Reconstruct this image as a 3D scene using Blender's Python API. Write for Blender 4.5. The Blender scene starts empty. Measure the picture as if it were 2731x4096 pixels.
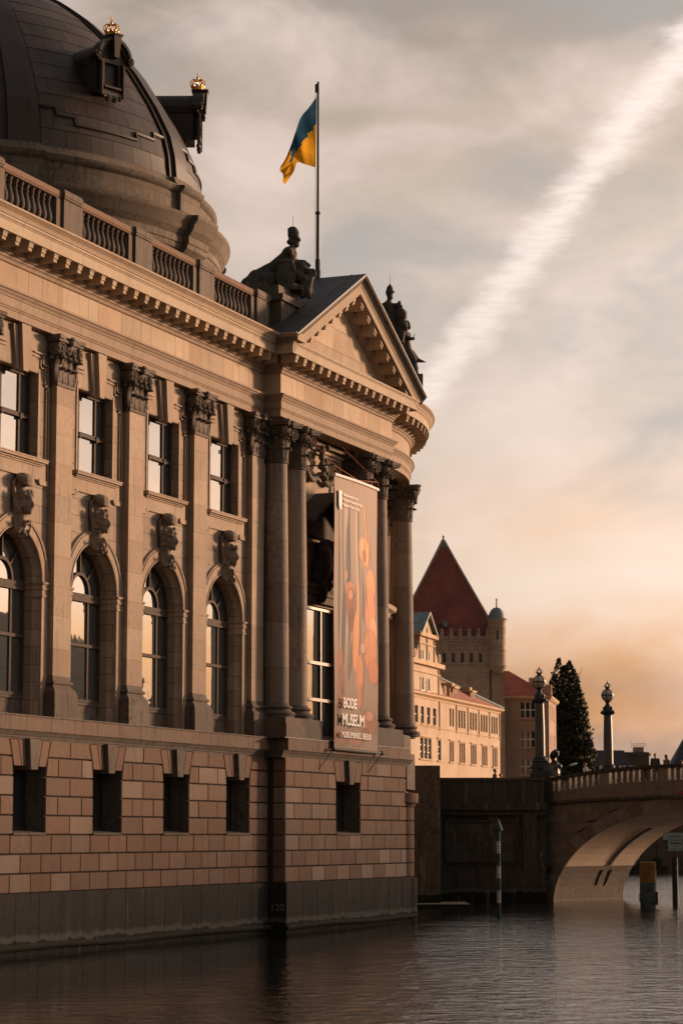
import bpy, bmesh, math, random
import numpy as np
from mathutils import Vector, Matrix
random.seed(7)
R_ = math.radians
scene = bpy.context.scene
COL = scene.collection

# ------------------------------------------------------------------ camera
TH, PITCH = R_(21.85), R_(7.61)
cam_d = bpy.data.cameras.new('camera'); cam = bpy.data.objects.new('camera', cam_d); COL.objects.link(cam)
cam.location = (41, 0, 4); cam.rotation_euler = (math.pi/2 + PITCH, 0, TH)
cam_d.sensor_fit = 'VERTICAL'; cam_d.sensor_height = 36; cam_d.sensor_width = 24; cam_d.lens = 85
cam_d.clip_end = 4000; cam_d.clip_start = .5
cam_d.dof.use_dof = True; cam_d.dof.focus_distance = 98; cam_d.dof.aperture_fstop = 1.6
scene.camera = cam
scene.render.resolution_x, scene.render.resolution_y = 682, 1024
scene.view_settings.view_transform = 'Standard'; scene.view_settings.look = 'None'
scene.view_settings.gamma = 1; scene.view_settings.use_curve_mapping = False
scene.view_settings.exposure = 0.35

def L3(r, g, b):
    f = lambda c: (c/255/12.92) if c/255 <= .04045 else ((c/255+.055)/1.055)**2.4
    return (f(r), f(g), f(b), 1)

# ------------------------------------------------------------------ node helper
class NT:
    def __init__(s, tree): s.t = tree; s.n = tree.nodes; s.l = tree.links
    def new(s, typ, **kw):
        n = s.n.new(typ)
        for k, v in kw.items():
            if k.startswith('i_'): n.inputs[k[2:].replace('_', ' ')].default_value = v
            else: setattr(n, k, v)
        return n
    def link(s, a, b): s.l.new(a, b)
    def val(s, x, inp):
        if hasattr(x, 'is_linked') or isinstance(x, bpy.types.NodeSocket): s.l.new(x, inp)
        else: inp.default_value = x
    def math(s, op, a, b=None, c=None, clamp=False):
        n = s.n.new('ShaderNodeMath'); n.operation = op; n.use_clamp = clamp
        s.val(a, n.inputs[0])
        if b is not None: s.val(b, n.inputs[1])
        if c is not None: s.val(c, n.inputs[2])
        return n.outputs[0]
    def vmath(s, op, a, b=None):
        n = s.n.new('ShaderNodeVectorMath'); n.operation = op
        s.val(a, n.inputs[0])
        if b is not None: s.val(b, n.inputs[1])
        return n.outputs['Value'] if op in ('DOT_PRODUCT', 'LENGTH') else n.outputs[0]
    def noise(s, vec, scale, detail=4, rough=.55, dist=0.0):
        n = s.n.new('ShaderNodeTexNoise'); n.inputs['Scale'].default_value = scale
        n.inputs['Detail'].default_value = detail; n.inputs['Roughness'].default_value = rough
        n.inputs['Distortion'].default_value = dist
        if vec is not None: s.l.new(vec, n.inputs['Vector'])
        return n.outputs[0]
    def ramp(s, fac, stops, interp='LINEAR'):
        n = s.n.new('ShaderNodeValToRGB'); e = n.color_ramp.elements; n.color_ramp.interpolation = interp
        while len(e) < len(stops): e.new(.5)
        for k, (p, c) in enumerate(stops):
            e[k].position = p; e[k].color = c if len(c) == 4 else (*c, 1)
        s.l.new(fac, n.inputs[0]); return n.outputs[0]
    def mix(s, fac, a, b, mode='MIX'):
        n = s.n.new('ShaderNodeMix'); n.data_type = 'RGBA'; n.blend_type = mode
        s.val(fac, n.inputs[0]); s.val(a, n.inputs[6]); s.val(b, n.inputs[7]); return n.outputs[2]
    def mapr(s, v, a, b, c=0., d=1., smooth=True):
        n = s.n.new('ShaderNodeMapRange'); n.interpolation_type = 'SMOOTHSTEP' if smooth else 'LINEAR'
        s.val(v, n.inputs[0])
        for i, x in enumerate((a, b, c, d)): n.inputs[i+1].default_value = x
        return n.outputs[0]
    def mapping(s, vec, scale=(1, 1, 1), rot=(0, 0, 0), loc=(0, 0, 0)):
        n = s.n.new('ShaderNodeMapping'); n.inputs['Scale'].default_value = scale
        n.inputs['Rotation'].default_value = rot; n.inputs['Location'].default_value = loc
        s.l.new(vec, n.inputs['Vector']); return n.outputs[0]

# ------------------------------------------------------------------ world: low evening sun behind thin high cloud
SUN_AZ = R_(55)          # from +X towards +Y
SUN_EL = R_(7.5)
sdir = Vector((math.cos(SUN_EL)*math.cos(SUN_AZ), math.cos(SUN_EL)*math.sin(SUN_AZ), math.sin(SUN_EL)))
world = bpy.data.worlds.new('World'); scene.world = world; world.use_nodes = True
W = NT(world.node_tree); W.n.clear()
out = W.new('ShaderNodeOutputWorld')
sky = W.new('ShaderNodeTexSky', sky_type='NISHITA', sun_disc=False, sun_elevation=SUN_EL,
            sun_rotation=math.pi/2 - SUN_AZ, air_density=1.2, dust_density=2.0, ozone_density=1.0)
tc = W.new('ShaderNodeTexCoord'); dvec = tc.outputs['Generated']
sep = W.new('ShaderNodeSeparateXYZ'); W.link(dvec, sep.inputs[0])
zc = W.math('MAXIMUM', sep.outputs[2], 0.0)
den = W.math('ADD', zc, .11)
comb = W.new('ShaderNodeCombineXYZ')
W.link(W.math('DIVIDE', sep.outputs[0], den), comb.inputs[0]); W.link(W.math('DIVIDE', sep.outputs[1], den), comb.inputs[1])
pl = comb.outputs[0]
wob = W.noise(W.mapping(dvec, scale=(1, 1, 2.5)), 9, 5, .55, .5)
e_w = W.math('ADD', zc, W.math('MULTIPLY', W.math('SUBTRACT', wob, .5), .035))
deg = lambda d: math.sin(R_(d))*2.0
base = W.ramp(W.math('MULTIPLY', e_w, 2.0), [
    (0.0, L3(128, 98, 84)), (deg(1.9), L3(134, 102, 86)), (deg(2.5), L3(188, 132, 88)), (deg(3.2), L3(172, 126, 96)),
    (deg(4.4), L3(212, 162, 122)), (deg(5.9), L3(229, 206, 187)), (deg(7.2), L3(230, 198, 176)), (deg(9.), L3(220, 198, 184)),
    (deg(11.4), L3(196, 182, 172)), (deg(13.8), L3(206, 188, 175)), (deg(16.5), L3(188, 168, 152)), (deg(21), L3(150, 136, 124)),
    (deg(45), L3(128, 128, 132)), (1, L3(112, 118, 130))])
# pale cirrus: soft mottled veils with finer fibres drawn out along the trail direction
cv = W.mapping(dvec, scale=(1., 1., 1.7))
big = W.noise(cv, 6.5, 5, .48, .25)
fib = W.noise(W.mapping(dvec, scale=(1.2, .8, 2.2), rot=(R_(22), 0, R_(20))), 13, 6, .52, .35)
mid = W.noise(W.mapping(dvec, scale=(1., 1., 2.2), loc=(4, 2, 1)), 15, 5, .55, .6)
hi = W.mapr(W.math('ADD', W.math('MULTIPLY', big, .7), W.math('MULTIPLY', fib, .5)), .52, .80)
lo = W.mapr(W.math('ADD', W.math('MULTIPLY', big, .75), W.math('MULTIPLY', mid, .3)), .54, .40)
col = W.mix(W.math('MULTIPLY', hi, W.mapr(zc, .04, .13, .35, .85)), base, L3(240, 217, 205))
col = W.mix(W.math('MULTIPLY', lo, W.mapr(zc, .08, .17, 0., .6)), col, L3(158, 158, 160))
# old spread-out condensation trail: a band along a great circle
def cdir(px, py):
    f = 85/36*4096
    Rv = Vector((math.cos(TH), math.sin(TH), 0)); F0 = Vector((-math.sin(TH), math.cos(TH), 0))
    F = F0*math.cos(PITCH)+Vector((0, 0, 1))*math.sin(PITCH); U = -F0*math.sin(PITCH)+Vector((0, 0, 1))*math.cos(PITCH)
    return (F+Rv*(px-1365.5)/f-U*(py-2048)/f).normalized()
def trail(pa, pb, hw, amt, fadez, nscale):
    global col
    nrm = cdir(*pa).cross(cdir(*pb)).normalized()
    dist = W.vmath('DOT_PRODUCT', dvec, tuple(nrm))
    wig = W.noise(W.mapping(dvec, scale=(1, 1, 2.6)), nscale, 6, .62)
    dd = W.math('ABSOLUTE', W.math('ADD', dist, W.math('MULTIPLY', W.math('SUBTRACT', wig, .5), hw*1.9)))
    band = W.mapr(dd, hw*1.3, hw*.1, 0., amt)
    band = W.math('MULTIPLY', band, W.mapr(sep.outputs[2], fadez[0], fadez[1]))
    rib = W.noise(W.mapping(dvec, scale=(1, 1, 8)), nscale*1.6, 3)
    band = W.math('MULTIPLY', band, W.mapr(rib, .3, .62, .72, 1.))
    col = W.mix(band, col, L3(250, 232, 222))
trail((1740, 1520), (2560, 420), .0095, .85, (.13, .18), 55)
# the sky dims and cools away from the sunset side and glows towards it
cosg = W.vmath('DOT_PRODUCT', dvec, tuple(sdir))
gain = W.ramp(W.mapr(cosg, -1., 1., 0., 1., False), [(0, (.06,)*3), (.4, (.105,)*3), (.6, (.165,)*3), (.70, (.235,)*3), (.80, (.262,)*3), (.88, (.36,)*3), (.95, (.62,)*3), (1., (1.,)*3)])
cool = W.mix(W.mapr(cosg, .35, -.7), (1, 1, 1, 1), (.86, .98, 1.02, 1))
col = W.mix(1., col, cool, 'MULTIPLY')
col = W.mix(1., col, gain, 'MULTIPLY')
bg1 = W.new('ShaderNodeBackground'); W.link(W.mix(1., sky.outputs[0], (.42, .34, .30, 1), 'MULTIPLY'), bg1.inputs[0]); bg1.inputs[1].default_value = .05
bg2 = W.new('ShaderNodeBackground'); W.link(col, bg2.inputs[0]); bg2.inputs[1].default_value = 2.9
add = W.new('ShaderNodeAddShader'); W.link(bg1.outputs[0], add.inputs[0]); W.link(bg2.outputs[0], add.inputs[1])
W.link(add.outputs[0], out.inputs[0])

sun_d = bpy.data.lights.new('sun', 'SUN'); sun = bpy.data.objects.new('sun', sun_d); COL.objects.link(sun)
sun_d.energy = 5.0; sun_d.color = (1, .64, .41); sun_d.angle = R_(7)
sun.rotation_euler = (-sdir).to_track_quat('-Z', 'Y').to_euler(); sun.location = (150, 220, 60)

# ------------------------------------------------------------------ materials
MATS = {}
def new_mat(name):
    m = bpy.data.materials.new(name); m.use_nodes = True; MATS[name] = m
    T = NT(m.node_tree); b = T.n['Principled BSDF']; return m, T, b

def stone(name, c, dark=None, pale=None, var=.16, dirt=.5, streak=.45, rough=.86, bump=.35, joints=None, scale=1.0, zdirt=None):
    """weathered stone: object tint, cloudy tone, vertical run-off streaks, pits; joints=(w,h) adds fine ashlar joints"""
    m, T, b = new_mat(name)
    geo = T.new('ShaderNodeNewGeometry'); P = geo.outputs['Position']
    oi = T.new('ShaderNodeObjectInfo'); rnd = oi.outputs['Random']
    dark = dark or tuple(x*.35 for x in c); pale = pale or tuple(min(1, x*1.3+.02) for x in c)
    n1 = T.noise(P, .55*scale, 6, .6); n2 = T.noise(P, 5*scale, 5, .65); n3 = T.noise(P, 38*scale, 3, .7)
    sv_ = T.mapping(P, scale=(2.6*scale, 2.6*scale, .22*scale)); s1 = T.noise(sv_, 1.5, 6, .65)
    cc = T.mix(T.mapr(n1, .3, .7), (*c, 1), (*pale, 1))
    cc = T.mix(T.mapr(rnd, 0, 1, 0, 1, False), T.mix(var*1.6, cc, (*dark, 1)), cc)
    w2 = T.new('ShaderNodeTexWhiteNoise', noise_dimensions='1D'); T.link(rnd, w2.inputs['W'])
    cc = T.mix(T.math('MULTIPLY', w2.outputs[0], var), cc, (c[0]*.95, c[1]*.62, c[2]*.42, 1))
    d1 = T.mapr(T.math('ADD', T.math('MULTIPLY', n1, .55), T.math('MULTIPLY', n2, .5)), .5, .72)
    cc = T.mix(T.math('MULTIPLY', d1, dirt), cc, (*dark, 1))
    cc = T.mix(T.math('MULTIPLY', T.mapr(s1, .5, .72), streak), cc, (*dark, 1))
    cc = T.mix(T.mapr(n3, .62, .75, 0, .5), cc, (*dark, 1))
    hgt = T.math('ADD', T.math('MULTIPLY', n2, .4), T.math('MULTIPLY', n3, .6))
    if joints:
        br = T.new('ShaderNodeTexBrick', offset=.5); br.inputs['Scale'].default_value = 1
        br.inputs['Brick Width'].default_value = joints[0]; br.inputs['Row Height'].default_value = joints[1]
        br.inputs['Mortar Size'].default_value = .012; br.inputs['Mortar Smooth'].default_value = .2
        br.inputs['Color1'].default_value = (1, 1, 1, 1); br.inputs['Color2'].default_value = (.8, .78, .76, 1); br.inputs['Mortar'].default_value = (.3, .26, .22, 1)
        sp = T.new('ShaderNodeSeparateXYZ'); T.link(P, sp.inputs[0]); cb = T.new('ShaderNodeCombineXYZ')
        T.link(T.math('ADD', sp.outputs[1], T.math('MULTIPLY', sp.outputs[0], .9)), cb.inputs[0]); T.link(sp.outputs[2], cb.inputs[1]); T.link(cb.outputs[0], br.inputs['Vector'])
        cc = T.mix(1., cc, br.outputs[0], 'MULTIPLY')
        hgt = T.math('SUBTRACT', hgt, T.math('MULTIPLY', br.outputs[1], .8))
    if zdirt:   # tide stain: algae up to a waterline height, ragged edge
        sp2 = T.new('ShaderNodeSeparateXYZ'); T.link(P, sp2.inputs[0])
        zz = T.math('ADD', sp2.outputs[2], T.math('MULTIPLY', T.math('SUBTRACT', T.noise(P, 1.4, 5), .5), .5))
        cc = T.mix(T.mapr(zz, zdirt+.04, zdirt-.04), cc, (.012, .012, .008, 1))
        cc = T.mix(T.math('MULTIPLY', T.mapr(zz, zdirt, zdirt+.03), T.mapr(zz, zdirt+.3, zdirt+.12)), cc, (.085, .078, .066, 1))
    if zdirt:
        dr = T.noise(T.mapping(P, scale=(1.6, 1.6, .16), loc=(4, 0, 0)), 1.7, 5, .7)
        cc = T.mix(T.mapr(dr, .56, .74, 0, .75), cc, (*[x*3.6 for x in c], 1))
    bp = T.new('ShaderNodeBump'); bp.inputs['Strength'].default_value = bump; bp.inputs['Distance'].default_value = .02
    T.link(hgt, bp.inputs['Height']); T.link(bp.outputs[0], b.inputs['Normal'])
    T.link(cc, b.inputs['Base Color']); b.inputs['Roughness'].default_value = rough; b.inputs['Specular IOR Level'].default_value = .25
    return m

def plain(name, c, rough=.6, metal=0., var=.2, nscale=6., bump=0., spec=.4):
    m, T, b = new_mat(name)
    geo = T.new('ShaderNodeNewGeometry'); n = T.noise(geo.outputs['Position'], nscale, 5, .6)
    cc = T.mix(T.mapr(n, .3, .7), tuple(x*(1-var) for x in c)+(1,), tuple(min(1, x*(1+var)) for x in c)+(1,))
    T.link(cc, b.inputs['Base Color']); b.inputs['Roughness'].default_value = rough; b.inputs['Metallic'].default_value = metal
    b.inputs['Specular IOR Level'].default_value = spec
    if bump:
        bp = T.new('ShaderNodeBump'); bp.inputs['Strength'].default_value = bump; bp.inputs['Distance'].default_value = .03
        T.link(n, bp.inputs['Height']); T.link(bp.outputs[0], b.inputs['Normal'])
    return m

ST = stone('sandstone', (.33, .252, .182), dark=(.10, .075, .055), var=.22, dirt=.4, streak=.42)
ST_J = stone('sandstone_ashlar', (.30, .232, .172), dark=(.09, .07, .052), var=.1, dirt=.42, streak=.45, joints=(1.15, .62))
ST_F = stone('sandstone_frieze', (.40, .315, .225), dark=(.15, .11, .078), var=.26, dirt=.28, streak=.3)
ST_R = stone('red_sandstone', (.20, .122, .08), pale=(.24, .153, .104), dark=(.06, .042, .032), var=.2, dirt=.4, streak=.32, bump=.5)
ST_L = stone('ledge_stone', (.165, .108, .075), dark=(.04, .05, .04), var=.12, dirt=.4, streak=.75)
ST_RP = stone('pale_replaced_sandstone', (.235, .172, .127), dark=(.07, .05, .04), var=.3, dirt=.25, streak=.3, bump=.4)
ST_S = stone('soot_and_shade_stone', (.135, .104, .08), dark=(.022, .028, .022), var=.2, dirt=.75, streak=.6, bump=.6)  # soot on the museum; also the painted shade of the low vault courses
ST_C = stone('column_stone', (.25, .20, .158), dark=(.07, .06, .05), var=.3, dirt=.6, streak=.45)
ST_M = stone('carved_mask_stone', (.20, .155, .118), dark=(.05, .04, .03), var=.15, dirt=.5, streak=.3, bump=.3)
ST_K = stone('black_weathered_stone', (.07, .058, .045), dark=(.012, .012, .011), pale=(.13, .105, .08), var=.2, dirt=.7, streak=.5)
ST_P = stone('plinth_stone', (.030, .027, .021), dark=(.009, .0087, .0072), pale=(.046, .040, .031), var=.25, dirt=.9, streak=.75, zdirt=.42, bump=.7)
ST_D = stone('drum_stone', (.185, .138, .10), dark=(.025, .042, .034), var=.2, dirt=.85, streak=.7, joints=(1.6, .62))
ST_B = stone('bridge_stone', (.21, .185, .15), dark=(.05, .045, .036), var=.35, dirt=.5, streak=.35)
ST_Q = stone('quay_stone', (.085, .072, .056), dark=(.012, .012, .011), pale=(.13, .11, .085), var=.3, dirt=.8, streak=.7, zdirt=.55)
SOFF = stone('sunlit_soffit', (.60, .47, .36), dark=(.2, .15, .11), var=.1, dirt=.3, streak=.2)  # sunlight thrown up by the water, put into a paler stone colour
MORTAR = plain('mortar', (.05, .036, .028), .95)
SLATE = stone('dome_metal', (.058, .040, .029), dark=(.014, .012, .011), pale=(.085, .062, .046), var=.35, dirt=.5, streak=.55, rough=.5, bump=.15)
ROOFM = plain('grey_roof_sheet', (.055, .05, .046), .6, var=.35, nscale=1.5)
GOLD = plain('gilding', (.75, .38, .09), .3, 1.0, .3, 12.)
FRAME = plain('window_frame_paint', (.075, .055, .04), .75, var=.2, spec=.12)
DARK = plain('dark_interior', (.012, .011, .010), .9)
IRON = plain('dark_iron', (.03, .03, .028), .5, var=.3)
POLE = plain('pole_paint', (.045, .05, .047), .45)
WHITE = plain('white_plastic', (.78, .74, .68), .5, var=.05)
CORD = plain('red_cord', (.5, .13, .04), .7)
PALE = stone('pale_plaster', (.40, .295, .20), var=.06, dirt=.16, streak=.2, bump=.1, scale=.6)
PALE_T = stone('pale_trim', (.44, .305, .18), var=.1, dirt=.2, streak=.1, bump=.1)
TOWERS = stone('tower_stone', (.40, .31, .225), var=.1, dirt=.35, streak=.25, joints=(1.5, .8), scale=.5)
BROWN = stone('brown_render', (.30, .20, .145), var=.05, dirt=.3, streak=.2, bump=.2, scale=.6)
WROCK = plain('white_window_paint', (.6, .56, .5), .5, var=.05)
SLATEH = plain('slate_house_roof', (.05, .048, .046), .7, var=.3, nscale=2)
COPPER = plain('patinated_copper', (.17, .21, .20), .55, var=.25, nscale=1.2)
BRONZE = plain('dark_bronze', (.022, .022, .02), .45, .2, .4, 8)
ASPH = plain('paving', (.09, .08, .07), .9)

def tile_mat(name, c, rowh):
    m, T, b = new_mat(name)
    geo = T.new('ShaderNodeNewGeometry'); P = geo.outputs['Position']
    wv = T.new('ShaderNodeTexWave', wave_type='BANDS', bands_direction='Z', wave_profile='SAW'); wv.inputs['Scale'].default_value = 2*math.pi/20/rowh*1.0
    wv.inputs['Distortion'].default_value = .5; wv.inputs['Detail'].default_value = 2; T.link(P, wv.inputs['Vector'])
    n = T.noise(P, .35, 6, .65); n2 = T.noise(T.mapping(P, scale=(4, 4, .3)), 1., 4)
    cc = T.mix(T.mapr(n, .3, .7), tuple(x*.7 for x in c)+(1,), tuple(x*1.2 for x in c)+(1,))
    cc = T.mix(T.mapr(n2, .52, .7, 0, .4), cc, tuple(x*.45 for x in c)+(1,))
    cc = T.mix(T.mapr(wv.outputs[1], .0, .35, .45, 0), cc, tuple(x*.3 for x in c)+(1,))
    bp = T.new('ShaderNodeBump'); bp.inputs['Strength'].default_value = .6; bp.inputs['Distance'].default_value = .1
    T.link(wv.outputs[1], bp.inputs['Height']); T.link(bp.outputs[0], b.inputs['Normal'])
    T.link(cc, b.inputs['Base Color']); b.inputs['Roughness'].default_value = .8
    return m
TILE = tile_mat('red_roof_tile', (.27, .075, .045), .45)
TILE2 = tile_mat('orange_roof_tile', (.27, .082, .04), .45)

def glass_mat(name, tint=(.02, .022, .022), ior=1.9, rough=.015):
    m, T, b = new_mat(name)
    geo = T.new('ShaderNodeNewGeometry'); n = T.noise(geo.outputs['Position'], .8, 2)
    bp = T.new('ShaderNodeBump'); bp.inputs['Strength'].default_value = .02; bp.inputs['Distance'].default_value = .11
    T.link(n, bp.inputs['Height']); T.link(bp.outputs[0], b.inputs['Normal'])
    b.inputs['Base Color'].default_value = (*tint, 1); b.inputs['Roughness'].default_value = rough
    b.inputs['IOR'].default_value = ior; b.inputs['Specular IOR Level'].default_value = .5
    return m
GLASS = glass_mat('window_glass', (.055, .062, .062), 2.4)
GLASSB = glass_mat('far_window_glass', (.03, .032, .034), 1.5, .05)
GLOBE = glass_mat('milk_glass_globe', (.42, .37, .31), 1.45, .25)

def water_mat():
    m, T, b = new_mat('river_water')
    geo = T.new('ShaderNodeNewGeometry'); P = geo.outputs['Position']
    cb = T.new('ShaderNodeCombineXYZ')
    T.link(T.vmath('DOT_PRODUCT', P, (.84, .34, 0)), cb.inputs[0]); T.link(T.vmath('DOT_PRODUCT', P, (-.372, .928, 0)), cb.inputs[1])
    w0 = T.noise(cb.outputs[0], .30, 2, .5, .4); w1 = T.noise(cb.outputs[0], 1.25, 4, .6, .4); w2 = T.noise(P, 3.2, 3, .6)
    lane = T.vmath('DOT_PRODUCT', P, (1., .25, 0))      # wind lane in midstream, calm water in the lee of the museum
    patch = T.math('MULTIPLY', T.mapr(T.noise(P, .06, 3), .35, .65, .75, 1.15), T.mapr(T.math('ADD', lane, T.math('MULTIPLY', T.noise(P, .15, 3), 5.)), 28.5, 36., .16, 1.))
    h = T.math('MULTIPLY', T.math('ADD', T.math('ADD', T.math('MULTIPLY', w0, .5), w1), T.math('MULTIPLY', w2, .2)), patch)
    bp = T.new('ShaderNodeBump'); bp.inputs['Strength'].default_value = 1.; bp.inputs['Distance'].default_value = .11
    T.link(h, bp.inputs['Height']); T.link(bp.outputs[0], b.inputs['Normal'])
    b.inputs['Base Color'].default_value = (.010, .011, .010, 1); b.inputs['Roughness'].default_value = .04; b.inputs['IOR'].default_value = 1.6
    return m
WATER = water_mat()

# ------------------------------------------------------------------ mesh helpers
class MB:
    def __init__(s): s.v = []; s.f = []; s.sm = []
    def add(s, vs, fs, smooth=False):
        o = len(s.v); s.v += [tuple(p) for p in vs]; s.f += [tuple(o+i for i in f) for f in fs]; s.sm += [smooth]*len(fs); return s
    def hexa(s, p):   # 8 points: bottom ring 0-3, top ring 4-7
        return s.add(p, [(0, 3, 2, 1), (4, 5, 6, 7), (0, 1, 5, 4), (1, 2, 6, 5), (2, 3, 7, 6), (3, 0, 4, 7)])
    def box(s, x0, x1, y0, y1, z0, z1):
        return s.hexa([(x0, y0, z0), (x1, y0, z0), (x1, y1, z0), (x0, y1, z0), (x0, y0, z1), (x1, y0, z1), (x1, y1, z1), (x0, y1, z1)])
    def fblock(s, yz, xb, xf, ch=.02):
        """facing stone: yz = 4 corners (BL,BR,TR,TL) in (y,z); front towards +X with chamfered arris"""
        cy = sum(p[0] for p in yz)/4; cz = sum(p[1] for p in yz)/4
        ins = [(y+(ch if y < cy else -ch), z+(ch if z < cz else -ch)) for y, z in yz]
        vs = [(xb, y, z) for y, z in yz]+[(xf-ch, y, z) for y, z in yz]+[(xf, y, z) for y, z in ins]
        fs = [(8, 9, 10, 11)]
        for a in range(4):
            b_ = (a+1) % 4; fs += [(a, b_, 4+b_, 4+a), (4+a, 4+b_, 8+b_, 8+a)]
        return s.add(vs, fs)
    def lathe(s, prof, n=24, c=(0, 0, 0), a0=0., a1=2*math.pi, smooth=True, caps=True, off=None):
        full = abs(a1-a0-2*math.pi) < 1e-6; k = n if full else n+1
        vs = []
        for i in range(k):
            a = a0+(a1-a0)*i/n
            for r, z in prof:
                rr = r+(off(a) if off else 0); vs.append((c[0]+rr*math.cos(a), c[1]+rr*math.sin(a), c[2]+z))
        m = len(prof); fs = []
        for i in range(n):
            j = (i+1) % k
            for q in range(m-1): fs.append((i*m+q, j*m+q, j*m+q+1, i*m+q+1))
        s.add(vs, fs, smooth)
        if caps and full:
            for q, rev in ((0, True), (m-1, False)):
                if prof[q][0] > 1e-4:
                    ring = [i*m+q for i in range(k)]; o = len(s.v)-len(vs)
                    s.f.append(tuple(o+i for i in (ring[::-1] if rev else ring))); s.sm.append(False)
        return s
    def tube(s, pts, rad, n=6, smooth=True, cap=True):
        pts = [Vector(p) for p in pts]; rs = rad if isinstance(rad, (list, tuple)) else [rad]*len(pts)
        vs = []
        for i, p in enumerate(pts):
            d = (pts[min(i+1, len(pts)-1)]-pts[max(i-1, 0)]).normalized()
            up = Vector((0, 0, 1)) if abs(d.z) < .9 else Vector((1, 0, 0))
            a = d.cross(up).normalized(); b_ = a.cross(d).normalized()
            for k in range(n):
                t = 2*math.pi*k/n; vs.append(tuple(p+(a*math.cos(t)+b_*math.sin(t))*rs[i]))
        fs = []
        for i in range(len(pts)-1):
            for k in range(n):
                j = (k+1) % n; fs.append((i*n+k, i*n+j, (i+1)*n+j, (i+1)*n+k))
        if cap: fs += [tuple(range(n))[::-1], tuple((len(pts)-1)*n+k for k in range(n))]
        return s.add(vs, fs, smooth)
    def ell(s, c, r, n=10, m=7, rot=None):
        M = Matrix.Rotation(rot[0], 3, rot[1]) if rot else Matrix.Identity(3)
        if isinstance(r, (int, float)): r = (r, r, r)
        vs = [(0, 0, -1)]; fs = []
        for j in range(1, m):
            t = -math.pi/2+math.pi*j/m
            for i in range(n):
                a = 2*math.pi*i/n; vs.append((math.cos(t)*math.cos(a), math.cos(t)*math.sin(a), math.sin(t)))
        vs.append((0, 0, 1)); top = len(vs)-1
        for i in range(n):
            j = (i+1) % n; fs.append((0, 1+j, 1+i)); fs.append((top, top-n+i, top-n+j))
            for q in range(m-2): fs.append((1+q*n+i, 1+q*n+j, 1+(q+1)*n+j, 1+(q+1)*n+i))
        vs = [tuple(Vector(c)+M @ Vector((x*r[0], y*r[1], z*r[2]))) for x, y, z in vs]
        return s.add(vs, fs, True)
    def cap(s, a, b_, ra, rb=None, n=10):   # limb: tapered capsule
        rb = ra if rb is None else rb; a = Vector(a); b_ = Vector(b_)
        s.tube([a, a.lerp(b_, .5), b_], [ra, (ra+rb)/2, rb], n); s.ell(a, ra, n, 6); s.ell(b_, rb, n, 6); return s
    def sweep(s, path, prof, closed_prof=False, smooth=False):
        """plan path (x,y), outward = right-hand side; prof (e,z) bottom to top"""
        P = [Vector(p) for p in path]; ns = []
        for a, b_ in zip(P[:-1], P[1:]):
            d = (b_-a).normalized(); ns.append(Vector((d.y, -d.x)))
        ms = [ns[0]]+[(a+b_)/(1+a.dot(b_)) for a, b_ in zip(ns[:-1], ns[1:])]+[ns[-1]]
        vs = [(p.x+m.x*e, p.y+m.y*e, z) for p, m in zip(P, ms) for e, z in prof]
        k = len(prof); fs = []; rng = range(k) if closed_prof else range(k-1)
        for i in range(len(P)-1):
            for q in rng:
                r = (q+1) % k; fs.append((i*k+q, (i+1)*k+q, (i+1)*k+r, i*k+r))
        fs.append(tuple(range(k))); fs.append(tuple((len(P)-1)*k+q for q in range(k))[::-1])
        return s.add(vs, fs, smooth)
    def prism(s, pts, h):    # polygon (3D pts) extruded by vector h
        h = Vector(h); n = len(pts); vs = [tuple(p) for p in pts]+[tuple(Vector(p)+h) for p in pts]
        fs = [tuple(range(n))[::-1], tuple(range(n, 2*n))]+[(i, (i+1) % n, n+(i+1) % n, n+i) for i in range(n)]
        return s.add(vs, fs)
    def wall(s, u0, u1, z0, z1, holes, x, depth, axis='y'):
        """wall panel facing +x with rectangular openings (ua,ub,za,zb) and their reveals"""
        us = sorted({u0, u1, *[h[0] for h in holes], *[h[1] for h in holes]}); zs = sorted({z0, z1, *[h[2] for h in holes], *[h[3] for h in holes]})
        g = (lambda u, z, d=0: (x-d, u, z)) if axis == 'y' else (lambda u, z, d=0: (u, x+d, z))
        for a, b_ in zip(us[:-1], us[1:]):
            for c, d in zip(zs[:-1], zs[1:]):
                m = ((a+b_)/2, (c+d)/2)
                if any(h[0] < m[0] < h[1] and h[2] < m[1] < h[3] for h in holes): continue
                s.add([g(a, c), g(b_, c), g(b_, d), g(a, d)], [(0, 1, 2, 3)])
        for a, b_, c, d in holes:
            q = [(a, c), (b_, c), (b_, d), (a, d)]
            for i in range(4):
                j = (i+1) % 4; s.add([g(*q[i]), g(*q[j]), g(*q[j], depth), g(*q[i], depth)], [(0, 3, 2, 1)])
        return s

def obj(name, mb, mat, parent=None, loc=None, rot=None, fix=True):
    me = bpy.data.meshes.new(name); me.from_pydata(mb.v, [], mb.f)
    me.polygons.foreach_set('use_smooth', mb.sm)
    if fix:
        bm = bmesh.new(); bm.from_mesh(me); bmesh.ops.recalc_face_normals(bm, faces=bm.faces); bm.to_mesh(me); bm.free()
    if any(mb.sm): me.set_sharp_from_angle(angle=R_(38))
    me.materials.append(mat); me.update()
    o = bpy.data.objects.new(name, me); COL.objects.link(o)
    if parent is not None: o.parent = parent
    if loc is not None: o.location = loc
    if rot is not None: o.rotation_euler = rot
    return o
def inst(name, src, parent=None, loc=None, rot=None):
    o = bpy.data.objects.new(name, src.data); COL.objects.link(o)
    for m in src.modifiers:
        n = o.modifiers.new(m.name, m.type)
        if m.type == 'REMESH': n.mode = m.mode; n.voxel_size = m.voxel_size; n.use_smooth_shade = True
    if parent is not None: o.parent = parent
    if loc is not None: o.location = loc
    if rot is not None: o.rotation_euler = rot
    return o
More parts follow.
